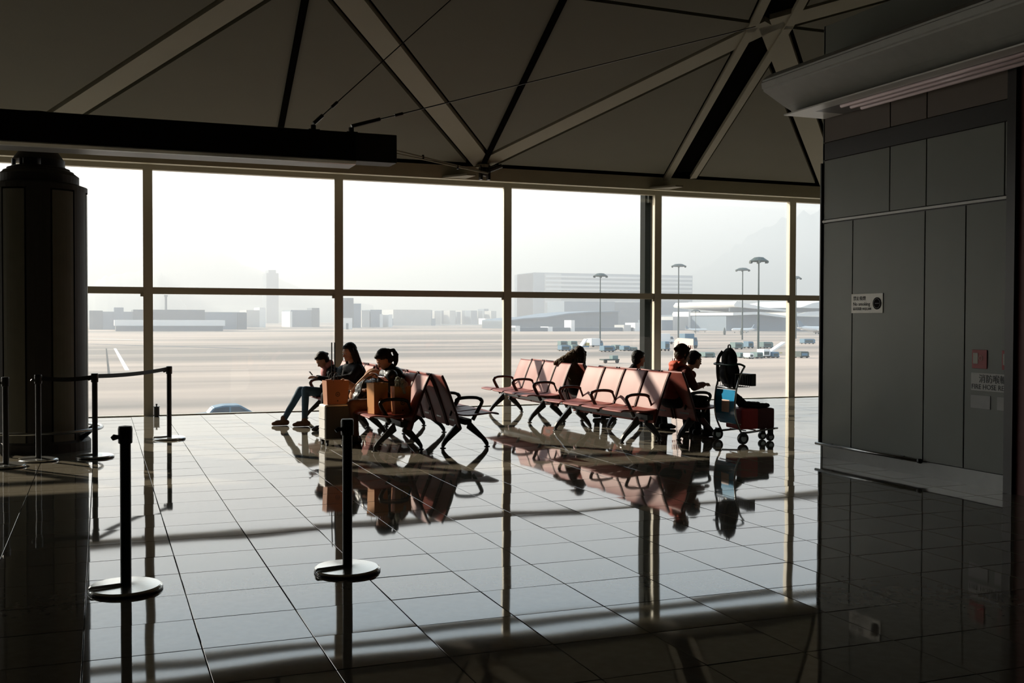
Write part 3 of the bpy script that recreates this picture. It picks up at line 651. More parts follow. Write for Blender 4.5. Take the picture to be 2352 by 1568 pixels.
# girl in jeans on the far left bench
g1 = person('girl with hair bun, pink front and jeans looking down at a phone', (3.36, 15.95, 0), 0, .90, lean=.22, slump=.8, head_pitch=.75, head_off=(.06, 0, -.02), hair='bun',
            arms=[((.12, .21, .75), (.36, .07, .80)), ((.12, -.21, .75), (.36, -.05, .80))], knees=((.58, .14, .60), (.62, -.13, .58)), feet=((.60, .16, .09), (.90, -.12, .09)), M_top=M_blk, M_leg=M_denim, M_shoe=M_shoeb)
obj('pink_shirt_front', blob([('e', (-.22, .0, .80), (.05, .09, .10)), ('c', (-.17, 0, .90), (-.13, 0, .93), .06, .06)], .01, 2, .008, 20), M_pinkc, g1)
t = thing('backpack', 'dark backpack with loose straps worn by the girl in jeans', 'bag', (3.40, 15.78, .52))
obj('bag_body', blob([('e', (-.02, -.02, .18), (.13, .17, .22), (0, .15, 0)), ('e', (-.10, 0, .12), (.08, .14, .12)), ('e', (.06, 0, .02), (.13, .15, .08))], .012, 3, .012, 16), mat('dark_teal_fabric', (.018, .028, .03), .6, var=.3, bump=.2), t)
for y in (-.09, -.03):
    bm = B(); tube(bm, catmull([(-.05, y-.1, .36), (.05, y-.12, .30), (.09, y-.12, .12), (.06, y-.12, -.05), (.02, y-.12, -.14)], 4), .009, 6, flat=1.8); obj('strap', bm, M_blackm, t)
t = thing('phone', 'phone held in both hands by the girl in jeans', 'phone', (2.96, 15.93, .755)); t.rotation_euler = (0, .9, 0)
obj('phone_body', bevbox(-.075, .0, -.035, .04, -.006, .006, .003), M_black, t); bm = B(); box(bm, -.07, -.005, -.03, .035, .006, .0068); obj('screen', bm, M_blackm, t)
# woman with long hair
person('woman in black with long straight hair reaching forward, left cluster', (3.47, 15.12, 0), .25, 1.0, lean=.10, slump=.7, head_pitch=.25, hair='long', head_yaw=.2,
       arms=[((.22, .23, .78), (.46, .08, .74)), ((.10, -.22, .74), (.36, -.06, .66))], M_top=M_blk, M_leg=M_blk, M_shoe=M_shoek)
t = thing('magazine', 'pale pink open magazine on the lap of the woman with long hair', 'magazine', (3.10, 14.98, .70)); t.rotation_euler = (.1, -.25, .2)
for s in (-1, 1):
    bm = B(); prism(bm, [(0, 0), (s*.05, .012), (s*.12, .008), (s*.12, 0.004), (s*.05, .006), (0, -.004)], 'x', -.09, .09); obj('page', bm, mat('pink_paper', (.75, .48, .42), .6), t)
# ponytail woman
person('woman with ponytail and black puffer jacket, head bent over phone', (3.58, 13.42, 0), 0, 1.0, lean=.10, slump=1.0, head_pitch=.7, hair='pony', puff=.008, head_off=(.0, 0, -.03), group='seated travellers',
       arms=[((.10, .22, .70), (.24, .10, .84)), ((.16, -.26, .68), (.34, -.06, .70))], knees=((.60, .12, .51), (.56, -.16, .50)), feet=((.56, .12, .10), (.50, -.18, .10)), M_top=M_puffer, M_leg=M_brown, M_shoe=M_shoek)
t = thing('phone', 'pale pink phone held up close by the woman with the ponytail', 'phone', (3.36, 13.22, .84)); t.rotation_euler = (0, .75, .3)
obj('phone_body', bevbox(-.04, .04, -.075, .075, -.005, .005, .003), mat('pale_pink_case', (.75, .5, .55), .35), t); bm = B(); box(bm, -.03, .03, -.065, .065, .005, .006); obj('screen', bm, M_black, t)
# brown coat and black bag heap on her left
M_tan = mat('tan_wool', (.34, .16, .075), .85, var=.2, scale=30, bump=.3)
t = thing('coat_pile', 'tan wool coat bundled over the bench seat between two women', 'coat', (3.36, 14.02, .44))
obj('coat_body', blob([('e', (.02, 0, .12), (.24, .20, .13)), ('c', (-.18, -.02, .13), (.05, .0, .42), .09, .08), ('c', (.05, .0, .42), (.22, 0, .36), .08, .09), ('e', (.12, 0, .22), (.13, .17, .18)), ('c', (-.22, -.05, .25), (-.36, -.04, .33), .06, .04), ('c', (.15, 0, .12), (.17, -.0, .40), .10, .07)], .012, 3, .03, 9), M_tan, t)
bm = B(); tube(bm, catmull([(-.27, -.12, .20), (-.13, -.14, .36), (.02, -.13, .475), (.16, -.12, .46)], 4), .009, 6, flat=1.5); obj('collar_trim', bm, mat('cream_trim', (.75, .5, .33), .7), t)
t = thing('holdall', 'shiny black puffy holdall lying on the lap beside the paper carriers', 'bag', (3.22, 13.55, .56))
obj('bag_body', blob([('e', (0, 0, .10), (.15, .17, .15), (0, .4, 0)), ('e', (-.08, 0, .02), (.10, .15, .10)), ('e', (.10, 0, .17), (.08, .14, .10))], .011, 3, .03, 12), M_puffer, t)
bm = B(); tube(bm, catmull([(-.11, -.15, .10), (-.08, -.175, .24), (.03, -.18, .30), (.12, -.15, .24)], 4), .011, 6); obj('handle', bm, M_blackm, t)
# paper carriers
M_paper = mat('orange_kraft_paper', (.85, .38, .12), .62, var=.08, scale=12); M_paperd = mat('carrier_print', (.05, .03, .02), .6)
def carrier(lab, loc, rz, w, d, h, flower=False, mk=None):
    t = thing('paper_carrier', lab, 'bag', loc, rz, 'paper carriers on the benches and luggage'); bm = B(); k = .90; th = .004
    o_ = [(-w/2, -d/2), (w/2, -d/2), (w/2, d/2), (-w/2, d/2)]
    A = [bm.verts.new((x*k, y*k, 0)) for x, y in o_]; C = [bm.verts.new((x, y, h)) for x, y in o_]; Ci = [bm.verts.new((x*.97, y*.97, h)) for x, y in o_]; Ai = [bm.verts.new((x*k*.97, y*k*.97, .01)) for x, y in o_]
    bm.faces.new(A[::-1]); bm.faces.new(Ai)
    for i in range(4):
        j = (i+1) % 4; bm.faces.new((A[i], A[j], C[j], C[i])); bm.faces.new((C[i], C[j], Ci[j], Ci[i])); bm.faces.new((Ci[i], Ci[j], Ai[j], Ai[i]))
    obj('paper_body', bm, mk or M_paper, t)
    for s in (-1, 1):
        bm = B(); tube(bm, catmull([(-w*.2, s*d/2*.98, h-.02), (-w*.16, s*d*.46, h+.07), (0, s*d*.44, h+.10), (w*.16, s*d*.46, h+.07), (w*.2, s*d/2*.98, h-.02)], 4), .003, 6); obj('rope_handle', bm, M_paperd, t)
    bm = B(); lathe(bm, [(.022, 0), (.030, 0), (.030, .002), (.022, .002)], 20, cap=False); box(bm, -.014, .014, -.003, .003, 0, .002); box(bm, -.003, .003, -.014, .014, 0, .002)
    o = obj('round_emblem', bm, M_paperd, t); o.matrix_local = Matrix.Translation((0, -d/2*.945, h*.42)) @ Matrix.Rotation(PI/2+.06, 4, 'X')
    bm = B(); prism(bm, [(-.012, 0), (.012, 0), (0, .02)], 'z', 0, .002); o = obj('triangle_mark', bm, M_paperd, t); o.matrix_local = Matrix.Translation((.0, -d/2*.92, h*.12)) @ Matrix.Rotation(PI/2+.06, 4, 'X')
    return t
carrier('orange kraft paper carrier with round emblem on the front seat, left of the pair', (3.16, 12.72, .445), .35, .21, .16, .375)
carrier('orange kraft paper carrier with a fluffy hat on it, right of the pair', (3.44, 12.66, .435), .12, .22, .14, .34)
t = thing('fluffy_hat', 'pale fluffy knitted hat lying on the right-hand paper carrier', 'hat', (3.45, 12.66, .79))
obj('hat_body', blob([('e', (0, 0, .0), (.085, .08, .06)), ('e', (-.02, 0, .045), (.07, .07, .04)), ('c', (.0, -.06, -.02), (.02, -.07, -.09), .03, .018)], .009, 1, .022, 45), mat('pale_fluff', (.50, .48, .36), .95, var=.3, scale=60, bump=1), t)
obj('pompom', blob([('e', (-.05, .0, .075), (.03, .03, .03))], .007, 1, .012, 60), mat('pale_fluff', (.5, .48, .36), .95), t)
# silver suitcase with box on it
t = thing('suitcase', 'silver upright suitcase with dark front by the left bench', 'suitcase', (2.80, 13.40, 0), .12)
obj('shell', bevbox(-.20, .20, -.13, .13, .07, .52, .03, 3), mat('silver_shell', (.72, .70, .66), .3, metal=.2), t)
bm = B(); vs0 = box(bm, -.19, .19, -.142, -.13, .09, .50); bmesh.ops.bevel(bm, geom=bm.edges[:], offset=.008, segments=1, affect='EDGES'); obj('front_panel', bm, mat('shaded_front', (.05, .05, .045), .7, bump=.2, scale=40), t)  # dark colour paints in the shade on the face turned from the sun
for z in (.2, .32, .44):
    bm = B(); tube(bm, [(-.204, -.11, z-.1), (-.204, .11, z-.1)], .004, 6); obj('shell_groove', bm, mat('silver_groove', (.3, .3, .3), .4), t)
for sx_ in (-1, 1):
    for sy_ in (-1, 1):
        bm = B(); tube(bm, [(sx_*.16-.012, sy_*.09, .03), (sx_*.16+.012, sy_*.09, .03)], .03, 16); w_ = obj('wheel', bm, M_black, t)
        bm = B(); box(bm, sx_*.16-.02, sx_*.16+.02, sy_*.09-.012, sy_*.09+.012, .04, .075); obj('wheel_housing', bm, M_blackm, t)
bm = B(); tube(bm, [(-.04, .08, .5), (-.04, .08, 1.30)], .008, 8); tube(bm, [(.0, .08, .5), (.0, .08, 1.30)], .008, 8); box(bm, -.05, .01, .07, .09, .52, .54); obj('telescopic_handle', bm, M_blackm, t)
carrier('large brown paper carrier standing on top of the silver suitcase', (2.78, 13.38, .522), .14, .30, .17, .30, mk=mat('brown_kraft_paper', (.42, .17, .08), .65))
# right cluster people
person('person with long brown hair and fur-trimmed coat leaning over the far right bench', (7.10, 15.42, 0), PI+.2, .96, lean=-.12, slump=1.3, head_pitch=.2, head_yaw=.6, hair='long', M_hr=M_hairb,
       arms=[((-.02, .30, .86), (.0, .08, .74)), ((.16, -.24, .72), (.34, -.06, .66))], M_top=M_fur, M_leg=M_blk, M_shoe=M_shoek)
t = thing('fur_hood', 'brown fur hood spread over the bench backrest beside a leaning head', 'hood', (7.02, 15.45, .90))
obj('fur_body', blob([('c', (-.24, .12, -.0), (.02, -.02, .14), .035, .08), ('c', (-.16, .06, .0), (.05, -.02, .05), .06, .08)], .009, 1, .03, 40), M_fur, t)
person('person with short black hair facing away on the near right bench', (7.24, 13.80, 0), PI-.1, .93, lean=.0, slump=1.1, head_pitch=.1, head_yaw=.25, hair='short', M_top=M_blk, M_leg=M_blk, M_shoe=M_shoek)
person('person in a dark red jacket with bright red hood leaning towards the trolley', (7.22, 12.62, 0), PI+.05, 1.0, lean=.22, slump=.3, head_pitch=.35, head_off=(-.02, 0, .0), hair='bun', M_hr=M_hairb, hood=True,
       arms=[((.18, .26, .70), (.42, .12, .70)), ((.20, -.24, .70), (.46, -.08, .72))], M_top=M_redc, M_leg=M_blk, M_shoe=M_shoek)
person('young man with short black hair in profile behind the red jacket', (7.32, 13.10, 0), PI, .95, lean=.78, slump=.2, head_pitch=.25, head_off=(.06, 0, -.02), hair='short', M_top=M_redc, M_leg=M_blk, M_shoe=M_shoek,
       arms=[((.20, .24, .70), (.42, .10, .70)), ((.20, -.24, .70), (.42, -.08, .72))])

# ------------------------------------------------------------------ luggage trolley (forward = +x)
t = thing('luggage_trolley', 'airport luggage trolley with blue back panel and wire basket', 'trolley', (7.70, 11.93, 0))
M_chr = mat('chrome_tube', (.55, .56, .56), .18, metal=1); M_blue = mat('blue_panel', (.02, .24, .46), .22, var=.08, coat=.4)
side_p = [(.02, .13), (-.06, .30), (-.085, .50), (-.06, .72), (.0, .90), (.06, 1.0)]
for y in (-.24, .24):
    bm = B(); tube(bm, [(p[0], y*(1 if i else 1.0), p[1]) for i, p in enumerate(catmull([side_p[0]]+side_p[1:], 4))], .013, 8); obj('side_tube', bm, M_chr, t, True)
bm = B(); P_ = catmull(side_p[:4], 5); pr = []
for s in (-1, 1):
    for p_ in (P_ if s < 0 else P_[::-1]): pr.append((p_[0]+s*.005, p_[1]))
prism(bm, [q for q in pr if q[1] > .24 and q[1] < .70], 'y', -.225, .225); obj('blue_panel', bm, M_blue, t)
bm = B(); prism(bm, [(-.096, .40), (-.093, .40), (-.089, .56), (-.092, .56)], 'y', -.12, .06); obj('panel_poster', bm, mat('pale_poster', (.85, .62, .52), .5), t)
bm = B(); tube(bm, [(.0, -.24, .25), (.0, .24, .25)], .010, 8); tube(bm, [(-.07, -.24, .71), (-.07, .24, .71)], .011, 8); tube(bm, [(.0, -.24, .90), (.0, .24, .90)], .010, 8); obj('cross_bar', bm, M_chr, t, True)
bm = B(); tube(bm, catmull([(.06, .24, 1.0), (-.02, .24, 1.03), (-.12, .2, 1.02), (-.14, 0, 1.02), (-.12, -.2, 1.02), (-.02, -.24, 1.03), (.06, -.24, 1.0)], 4), .014, 8); obj('handlebar', bm, mat('dark_green_grip', (.01, .05, .045), .35), t, True)
bk = []
for k in range(9):
    y = -.2+k*.05; bm = B(); tube(bm, [(-.05, y, .90), (-.06, y, .73), (.16, y, .73), (.17, y, .88)], .004, 5); obj('basket_wire', bm, M_blackm, t)
bm = B(); tube(bm, [(-.05, -.21, .90), (.18, -.21, .89), (.18, .21, .89), (-.05, .21, .90)], .006, 6, True); obj('basket_rim', bm, M_chr, t, True)
bm = bevbox(.17, .25, -.22, .20, .74, .90, .01); obj('basket_box', bm, M_blackm, t)
for y in (-.22, .22):
    bm = B(); tube(bm, [(.02, y, .13), (.3, y*.85, .15), (.58, y*.6, .17), (.66, y*.5, .17)], .014, 8); obj('base_rail', bm, M_chr, t, True)
for x in (.12, .28, .44, .6):
    bm = B(); tube(bm, [(x, -.2+.13*x, .16), (x, .2-.13*x, .16)], .008, 6); obj('base_bar', bm, M_chr, t, True)
for (x, y, r) in ((.0, -.30, .075), (.0, .30, .075), (.56, -.09, .055), (.56, .09, .055)):
    bm = B(); tube(bm, [(x, y-.018, r), (x, y+.018, r)], r, 20); w_ = obj('wheel', bm, M_black, t, False)
    bm = B(); tube(bm, [(x, y-.022, r), (x, y+.022, r)], r*.55, 16); obj('hub', bm, M_steel, w_)
    bm = B(); box(bm, x-.02, x+.03, y-.03, y+.03, r*1.3, .16); obj('fork', bm, M_blackm, t)
t = thing('soft_suitcase', 'red soft suitcase with black side lying on the trolley', 'suitcase', (7.75, 11.93, .175))
obj('case_body', bevbox(.0, .26, -.19, .19, .0, .27, .025, 2), mat('red_nylon', (.50, .03, .03), .55, bump=.2, scale=40), t)
obj('end_pocket', bevbox(.255, .52, -.18, .18, -.0, .27, .03, 2), mat('dark_maroon_nylon', (.09, .012, .015), .6, bump=.2, scale=40), t)
bm = B(); tube(bm, catmull([(.08, 0, .265), (.11, 0, .30), (.17, 0, .30), (.20, 0, .265)], 3), .008, 6); obj('handle', bm, M_blackm, t)
t = thing('folded_jacket', 'black jacket thrown over the red suitcase on the trolley', 'jacket', (7.95, 11.93, .45))
obj('cloth', blob([('c', (-.20, 0, .14), (-.05, -.02, .05), .07, .045), ('c', (-.05, -.08, .04), (.26, -.1, .025), .04, .03), ('c', (-.05, .08, .04), (.26, .1, .025), .04, .03), ('e', (.1, 0, .02), (.2, .16, .03))], .01, 2, .02, 18), M_blk, t)
t = thing('rucksack', 'tall black rucksack standing in the trolley basket', 'bag', (7.68, 11.93, .75))
obj('bag_body', blob([('e', (0, 0, .16), (.085, .21, .20)), ('e', (.0, .0, .33), (.07, .16, .16)), ('c', (-.02, -.09, .3), (-.02, -.16, .0), .035, .04), ('e', (-.06, 0, .12), (.05, .12, .10))], .011, 3, .012, 16), M_blk, t)
bm = B(); tube(bm, catmull([(-.06, -.06, .44), (-.11, -.09, .34), (-.11, -.10, .16), (-.08, -.12, .04)], 4), .012, 6, flat=2); obj('strap', bm, M_blackm, t)
bm = B(); tube(bm, catmull([(-.06, .06, .44), (-.11, .09, .34), (-.11, .10, .16), (-.08, .12, .04)], 4), .012, 6, flat=2); obj('strap', bm, M_blackm, t)
bm = B(); tube(bm, catmull([(-.0, -.03, .485), (-.0, -.02, .52), (0, .02, .52), (0, .03, .485)], 3), .009, 6); obj('grab_loop', bm, M_blackm, t)
# white and red standing banner by the glass
bl = bpy.data.materials.new('banner_fabric'); bl.use_nodes = True; n = bl.node_tree.nodes; p = n['Principled BSDF']; p.inputs['Base Color'].default_value = (.9, .88, .86, 1)
ts_ = n.new('ShaderNodeBsdfTranslucent'); ts_.inputs[0].default_value = (.95, .88, .86, 1); ms_ = n.new('ShaderNodeMixShader'); ms_.inputs[0].default_value = .8
nz = n.new('ShaderNodeTexNoise'); nz.inputs['Scale'].default_value = 6; bl.node_tree.links.new(nz.outputs[0], p.inputs['Roughness'])
bl.node_tree.links.new(p.outputs[0], ms_.inputs[1]); bl.node_tree.links.new(ts_.outputs[0], ms_.inputs[2]); bl.node_tree.links.new(ms_.outputs[0], n['Material Output'].inputs[0])
a = at(1541, 870, 1, 17.6); b = at(1592, 870, 1, 17.6)
t = thing('standing_banner', 'white standing banner with rows of red marks behind the red-jacketed person', 'banner', (a.x, 17.6, 0)); w_ = b.x-a.x
bm = B(); prism(bm, [(0, .06), (w_, .06), (w_, 1.24), (w_*.3, 1.26), (w_*.14, 1.2)], 'y', -.003, .003); obj('sheet', bm, bl, t)
M_rm = mat('banner_red', (.55, .05, .05), .6); rr_ = random.Random(5)
for z0, z1, x0 in ((1.04, 1.12, .22), (.80, .88, .05), (.66, .72, .05)):
    x = w_*x0
    while x < w_*.95:
        ww = rr_.uniform(.015, .035); bm = B(); zz = rr_.uniform(0, .02); prism(bm, [(x, z0+zz), (x+ww, z0+zz*.4), (x+ww*.9, z1-zz), (x+ww*.2, z1)], 'y', -.005, -.003); obj('red_mark', bm, M_rm, t); x += ww+.015
bm = B(); lathe(bm, [(.035, 0), (.05, 0), (.05, .002), (.035, .002)], 18, cap=False); o = obj('grey_emblem', bm, mat('banner_grey', (.25, .27, .24), .6), t); o.matrix_local = Matrix.Translation((w_*.38, -.003, .52)) @ Matrix.Rotation(PI/2, 4, 'X')
bm = B(); tube(bm, [(w_*.2, .02, .03), (w_*.3, .02, 1.2)], .008, 6); obj('pole', bm, M_steel, t); bm = B(); box(bm, -.02, w_+.02, -.06, .08, 0, .06); obj('base', bm, M_steel, t)

# ------------------------------------------------------------------ airfield
def P3(px, py, D):     # point on the sight line through (px,py) at depth Y = D
    return at(px, py, 1, D)
def fmat(name, c): return mat('far_'+name, c, .7, var=.06, scale=.05)
F_blue = fmat('blue_grey', (.17, .22, .27)); F_dark = fmat('slate', (.10, .13, .16)); F_white = fmat('white', (.82, .80, .77)); F_pale = fmat('pale', (.50, .49, .47)); F_glass = mat('far_window', (.08, .10, .12), .3)
def block(name, lab, D, boxes, group=None, cat_='building', wins=None):
    """boxes: (px0, px1, ytop_px, depth m, material[, ybase_px])"""
    x0 = P3(boxes[0][0], 740, D).x; t = thing(name, lab, cat_, (x0, D, GZ), 0, group)
    for i, b_ in enumerate(boxes):
        xa, xb = P3(b_[0], 740, D).x-x0, P3(b_[1], 740, D).x-x0; zt = P3((b_[0]+b_[1])/2, b_[2], D).z-GZ; zb = (P3((b_[0]+b_[1])/2, b_[5], D).z-GZ) if len(b_) > 5 else 0
        dy = .4*i; bm = B(); box(bm, xa, xb, -dy, b_[3], zb, zt); obj('block' if i else 'main_block', bm, b_[4], t)
        nf = max(1, int((zt-zb)/3.6))
        if wins and i in wins:
            for f_ in range(1, nf):
                z = zb+(zt-zb)*f_/nf; bm = B(); box(bm, xa+(xb-xa)*.03, xb-(xb-xa)*.03, -dy-.25, -dy-.02, z, z+(zt-zb)/nf*.45); obj('window_band', bm, F_glass, t)
    return t
block('freight_terminal', 'long blue-grey freight terminal with stepped roofs at the far left', 640, [(205, 565, 716, 60, F_blue), (205, 236, 713, 50, F_dark), (262, 284, 706, 40, F_blue), (306, 470, 711, 40, F_dark), (545, 566, 718, 30, F_dark)])
block('white_canopy_hall', 'low hall with a long white roof band before the blue-grey terminal', 560, [(263, 517, 735, 30, F_white, 748), (266, 512, 748, 28, F_dark)])
block('control_mast', 'slender dark tower rising above the freight terminal', 720, [(379, 384, 680, 5, F_dark), (377.5, 385.5, 677, 7, F_dark, 681)])
block('white_depot', 'pale depot block right of the freight terminal', 800, [(566, 604, 712, 40, F_pale), (596, 610, 706, 30, F_white)])
block('lone_tower_block', 'tall hazy tower block standing alone above the left haze', 1500, [(612, 640, 627, 40, F_blue), (617, 634, 620, 30, F_blue)])
block('slab_office', 'grey slab office with white end wall left of the second mullion', 820, [(668, 734, 712, 40, F_blue), (666, 671, 715, 40, F_white), (716, 733, 707, 20, F_dark)])
block('dark_tower_pair', 'dark stepped tower pair right beside the second mullion', 760, [(787, 812, 684, 30, F_dark), (812, 829, 697, 30, F_blue)])
block('white_shed', 'white shed at the foot of the dark tower pair', 640, [(786, 809, 730, 15, F_white), (795, 800, 742, 15, F_dark)])
block('low_blue_block', 'low blue-grey block with two white ends in the middle window', 820, [(851, 877, 711, 30, F_blue), (872, 879, 721, 20, F_white), (892, 901, 722, 20, F_white), (830, 848, 713, 20, F_pale)])
block('wide_warehouse', 'wide hazy grey warehouse in the middle window', 1000, [(812, 1000, 731, 60, F_blue), (903, 990, 711, 50, F_pale)])
for i, (a_, b_, y_) in enumerate(((986, 993, 712), (998, 1012, 714), (1014, 1026, 713), (1033, 1046, 713), (1050, 1058, 716), (1061, 1072, 713), (1082, 1096, 713), (1098, 1108, 714), (1112, 1122, 709), (1128, 1140, 714))):
    nm_ = ['first', 'second', 'third', 'fourth', 'fifth', 'sixth', 'seventh', 'eighth', 'ninth', 'tenth'][i]
    block('apartment_slab', nm_+' pale apartment slab from the left in the middle window skyline', 1250+17*(i % 3), [(a_, b_, y_, 25, F_pale if i % 2 else F_blue)], 'apartment slabs on the skyline')
block('podium_block', 'long low podium under the pale apartment slabs', 1050, [(985, 1150, 745, 40, F_pale), (1114, 1126, 731, 20, F_white)])
hotel = block('hotel', 'large hazy hotel with horizontal floor bands above the transom', 1350, [(1224, 1590, 629, 60, F_blue), (1224, 1250, 627, 70, F_blue), (1250, 1288, 628, 62, F_pale)], wins=())
for k in range(7):
    y0 = 634+k*9.5; z0 = P3(1350, y0+4.5, 1349).z-GZ; z1 = P3(1350, y0, 1349).z-GZ; xa = P3(1252, 700, 1349).x-hotel.location.x; xb = P3(1588, 700, 1349).x-hotel.location.x
    bm = B(); box(bm, xa, xb, -2.6, -.9, z0, z1); obj('balcony_band', bm, F_white, hotel)
block('dark_office_row', 'darker office block in front of the hotel', 900, [(1296, 1412, 692, 40, F_blue), (1412, 1480, 694, 44, F_dark), (1500, 1580, 692, 40, F_blue)])
# hangar with a rising curved roof
x0 = P3(1165, 740, 660); t = thing('hangar', 'grey hangar with a roof that sweeps up to the right', 'building', (x0.x, 660, GZ)); bm = B(); pts = [(0, 0)]
for px, py in ((1165, 738), (1200, 733), (1250, 730), (1300, 722), (1350, 718), (1420, 716)): q = P3(px, py, 660); pts.append((q.x-x0.x, q.z-GZ))
pts.append((pts[-1][0], 0)); prism(bm, pts, 'y', 0, 50); obj('hall', bm, F_dark, t)
bm = B(); pr = pts[1:-1]; prism(bm, pr+[(x, z+.8) for x, z in pr[::-1]], 'y', -2, 50); obj('roof', bm, F_blue, t)
# right terminal with sweeping white roofs
x0 = P3(1668, 740, 520); t = thing('passenger_terminal', 'passenger terminal with layered white roofs at the right', 'building', (x0.x, 520, GZ))
bm = B(); pts = [(0, 0)]+[((P3(px, py, 520).x-x0.x), P3(px, py, 520).z-GZ) for px, py in ((1668, 722), (1900, 728))]; pts.append((pts[-1][0], 0)); prism(bm, pts, 'y', 0, 80); obj('hall', bm, F_blue, t)
for rf in (((1670, 700), (1676, 692), (1740, 706), (1800, 712), (1800, 716), (1740, 711), (1672, 704)), ((1668, 718), (1730, 716), (1800, 727), (1800, 731), (1730, 722), (1668, 724)), ((1822, 706), (1850, 696), (1886, 690), (1886, 706), (1850, 708)), ((1815, 722), (1840, 716), (1886, 714), (1886, 722), (1815, 726))):
    bm = B(); prism(bm, [(P3(a_, b_, 519).x-x0.x, P3(a_, b_, 519).z-GZ) for a_, b_ in rf], 'y', -8, 60); obj('roof', bm, F_white, t)
bm = B(); xa, xb = P3(1675, 740, 519).x-x0.x, P3(1886, 740, 519).x-x0.x; box(bm, xa, xb, -1.5, -.2, P3(1780, 716, 519).z-GZ, P3(1780, 707, 519).z-GZ); obj('window_band', bm, F_glass, t)
block('service_hall', 'low pale service hall left of the passenger terminal', 560, [(1520, 1662, 735, 30, F_blue), (1545, 1640, 727, 20, F_pale), (1580, 1625, 716, 18, F_white)])
block('curtain_of_sheds', 'row of pale sheds beneath the hotel', 520, [(1182, 1480, 752, 12, F_dark), (1183, 1194, 748, 10, F_white), (1258, 1268, 750, 10, F_white), (1310, 1318, 735, 8, F_white), (1430, 1446, 746, 10, F_pale), (1455, 1478, 741, 10, F_white)])
# hills
def hill(lab, D, ridge, col, nm='hill'):
    t = None; bm = B(); rn = random.Random(int(D)); pts = []
    for (xa, ya), (xb, yb) in zip(ridge, ridge[1:]):
        for k in range(6): s = k/6; pts.append((xa+(xb-xa)*s, ya+(yb-ya)*s+rn.uniform(-2, 2)))
    pts.append(ridge[-1]); rows = []
    for dpt, hf in ((0, 0), (200, .35), (450, .7), (800, 1.0), (1400, .5), (2200, 0)):
        rows.append([bm.verts.new((P3(a_, b_, D).x*(1+dpt/D*.98), D+dpt, GZ-2+(P3(a_, b_, D+0).z*(D+800)/D-GZ)*hf*rn.uniform(.95, 1.03))) for a_, b_ in pts])
    for r1, r2 in zip(rows, rows[1:]):
        for k in range(len(pts)-1): bm.faces.new((r1[k], r1[k+1], r2[k+1], r2[k]))
    props(obj(nm, bm, mat('hill_green', (.12, .16, .16), .9, var=.3, scale=.004), None, True), lab, 'hill')
hill('high faint mountain falling from the upper left behind the haze', 2300, [(-200, 330), (60, 350), (220, 400), (330, 470), (450, 545), (560, 600), (700, 664), (860, 700)], 0, 'mountain')
hill('lower rounded hill behind the freight terminal', 1900, [(240, 735), (380, 716), (440, 695), (500, 678), (590, 686), (700, 700), (860, 722)], 0)
hill('wooded hill at the far left above the terminal roofs', 1500, [(-40, 690), (205, 662), (225, 640), (262, 625), (320, 622), (368, 617), (390, 650), (430, 700)], 0)
hill('broad hill rising to the right behind the mast lights', 3300, [(1400, 712), (1500, 690), (1580, 640), (1640, 600), (1720, 545), (1800, 505), (1900, 470), (2100, 430)], 0)
# mast lights
def mast(px, ytop, D, lab, hw=.9):
    q = P3(px, ytop, D); t = thing('mast_light', lab, 'light mast', (q.x, D, GZ), 0, 'apron mast lights'); h = q.z-GZ
    bm = B(); tube(bm, [(0, 0, 0), (0, 0, h)], [.012*h, .007*h], 8); obj('mast', bm, M_dk, t)
    bm = B(); lathe(bm, [(0, h-.1), (hw*.5, h-.05), (hw, h-.55), (hw*1.05, h-.4), (hw*.5, h+.25), (0, h+.35)], 14, cap=False); obj('lamp_ring', bm, M_dk, t)
    for k in range(6):
        a_ = PI*k/3; bm = B(); box(bm, hw*math.cos(a_)-.2, hw*math.cos(a_)+.2, hw*math.sin(a_)-.2, hw*math.sin(a_)+.2, h-.85, h-.45); obj('floodlight', bm, M_dk, t)
M_dk = mat('mast_metal', (.05, .07, .06), .6)
mast(1379, 630, 256, 'mast light in the fourth window in front of the hotel', 1.9)
mast(1559, 608, 300, 'leftmost tall mast light in the fifth window', 2.4)
mast(1706, 617, 290, 'shorter mast light left of the tallest one', 2.3)
mast(1743, 594, 170, 'tallest and nearest mast light in the fifth window', 1.7)
mast(1829, 636, 300, 'mast light half hidden by the last mullion', 1.7)
mast(1598, 712, 420, 'small distant mast light before the service hall', 2.0)
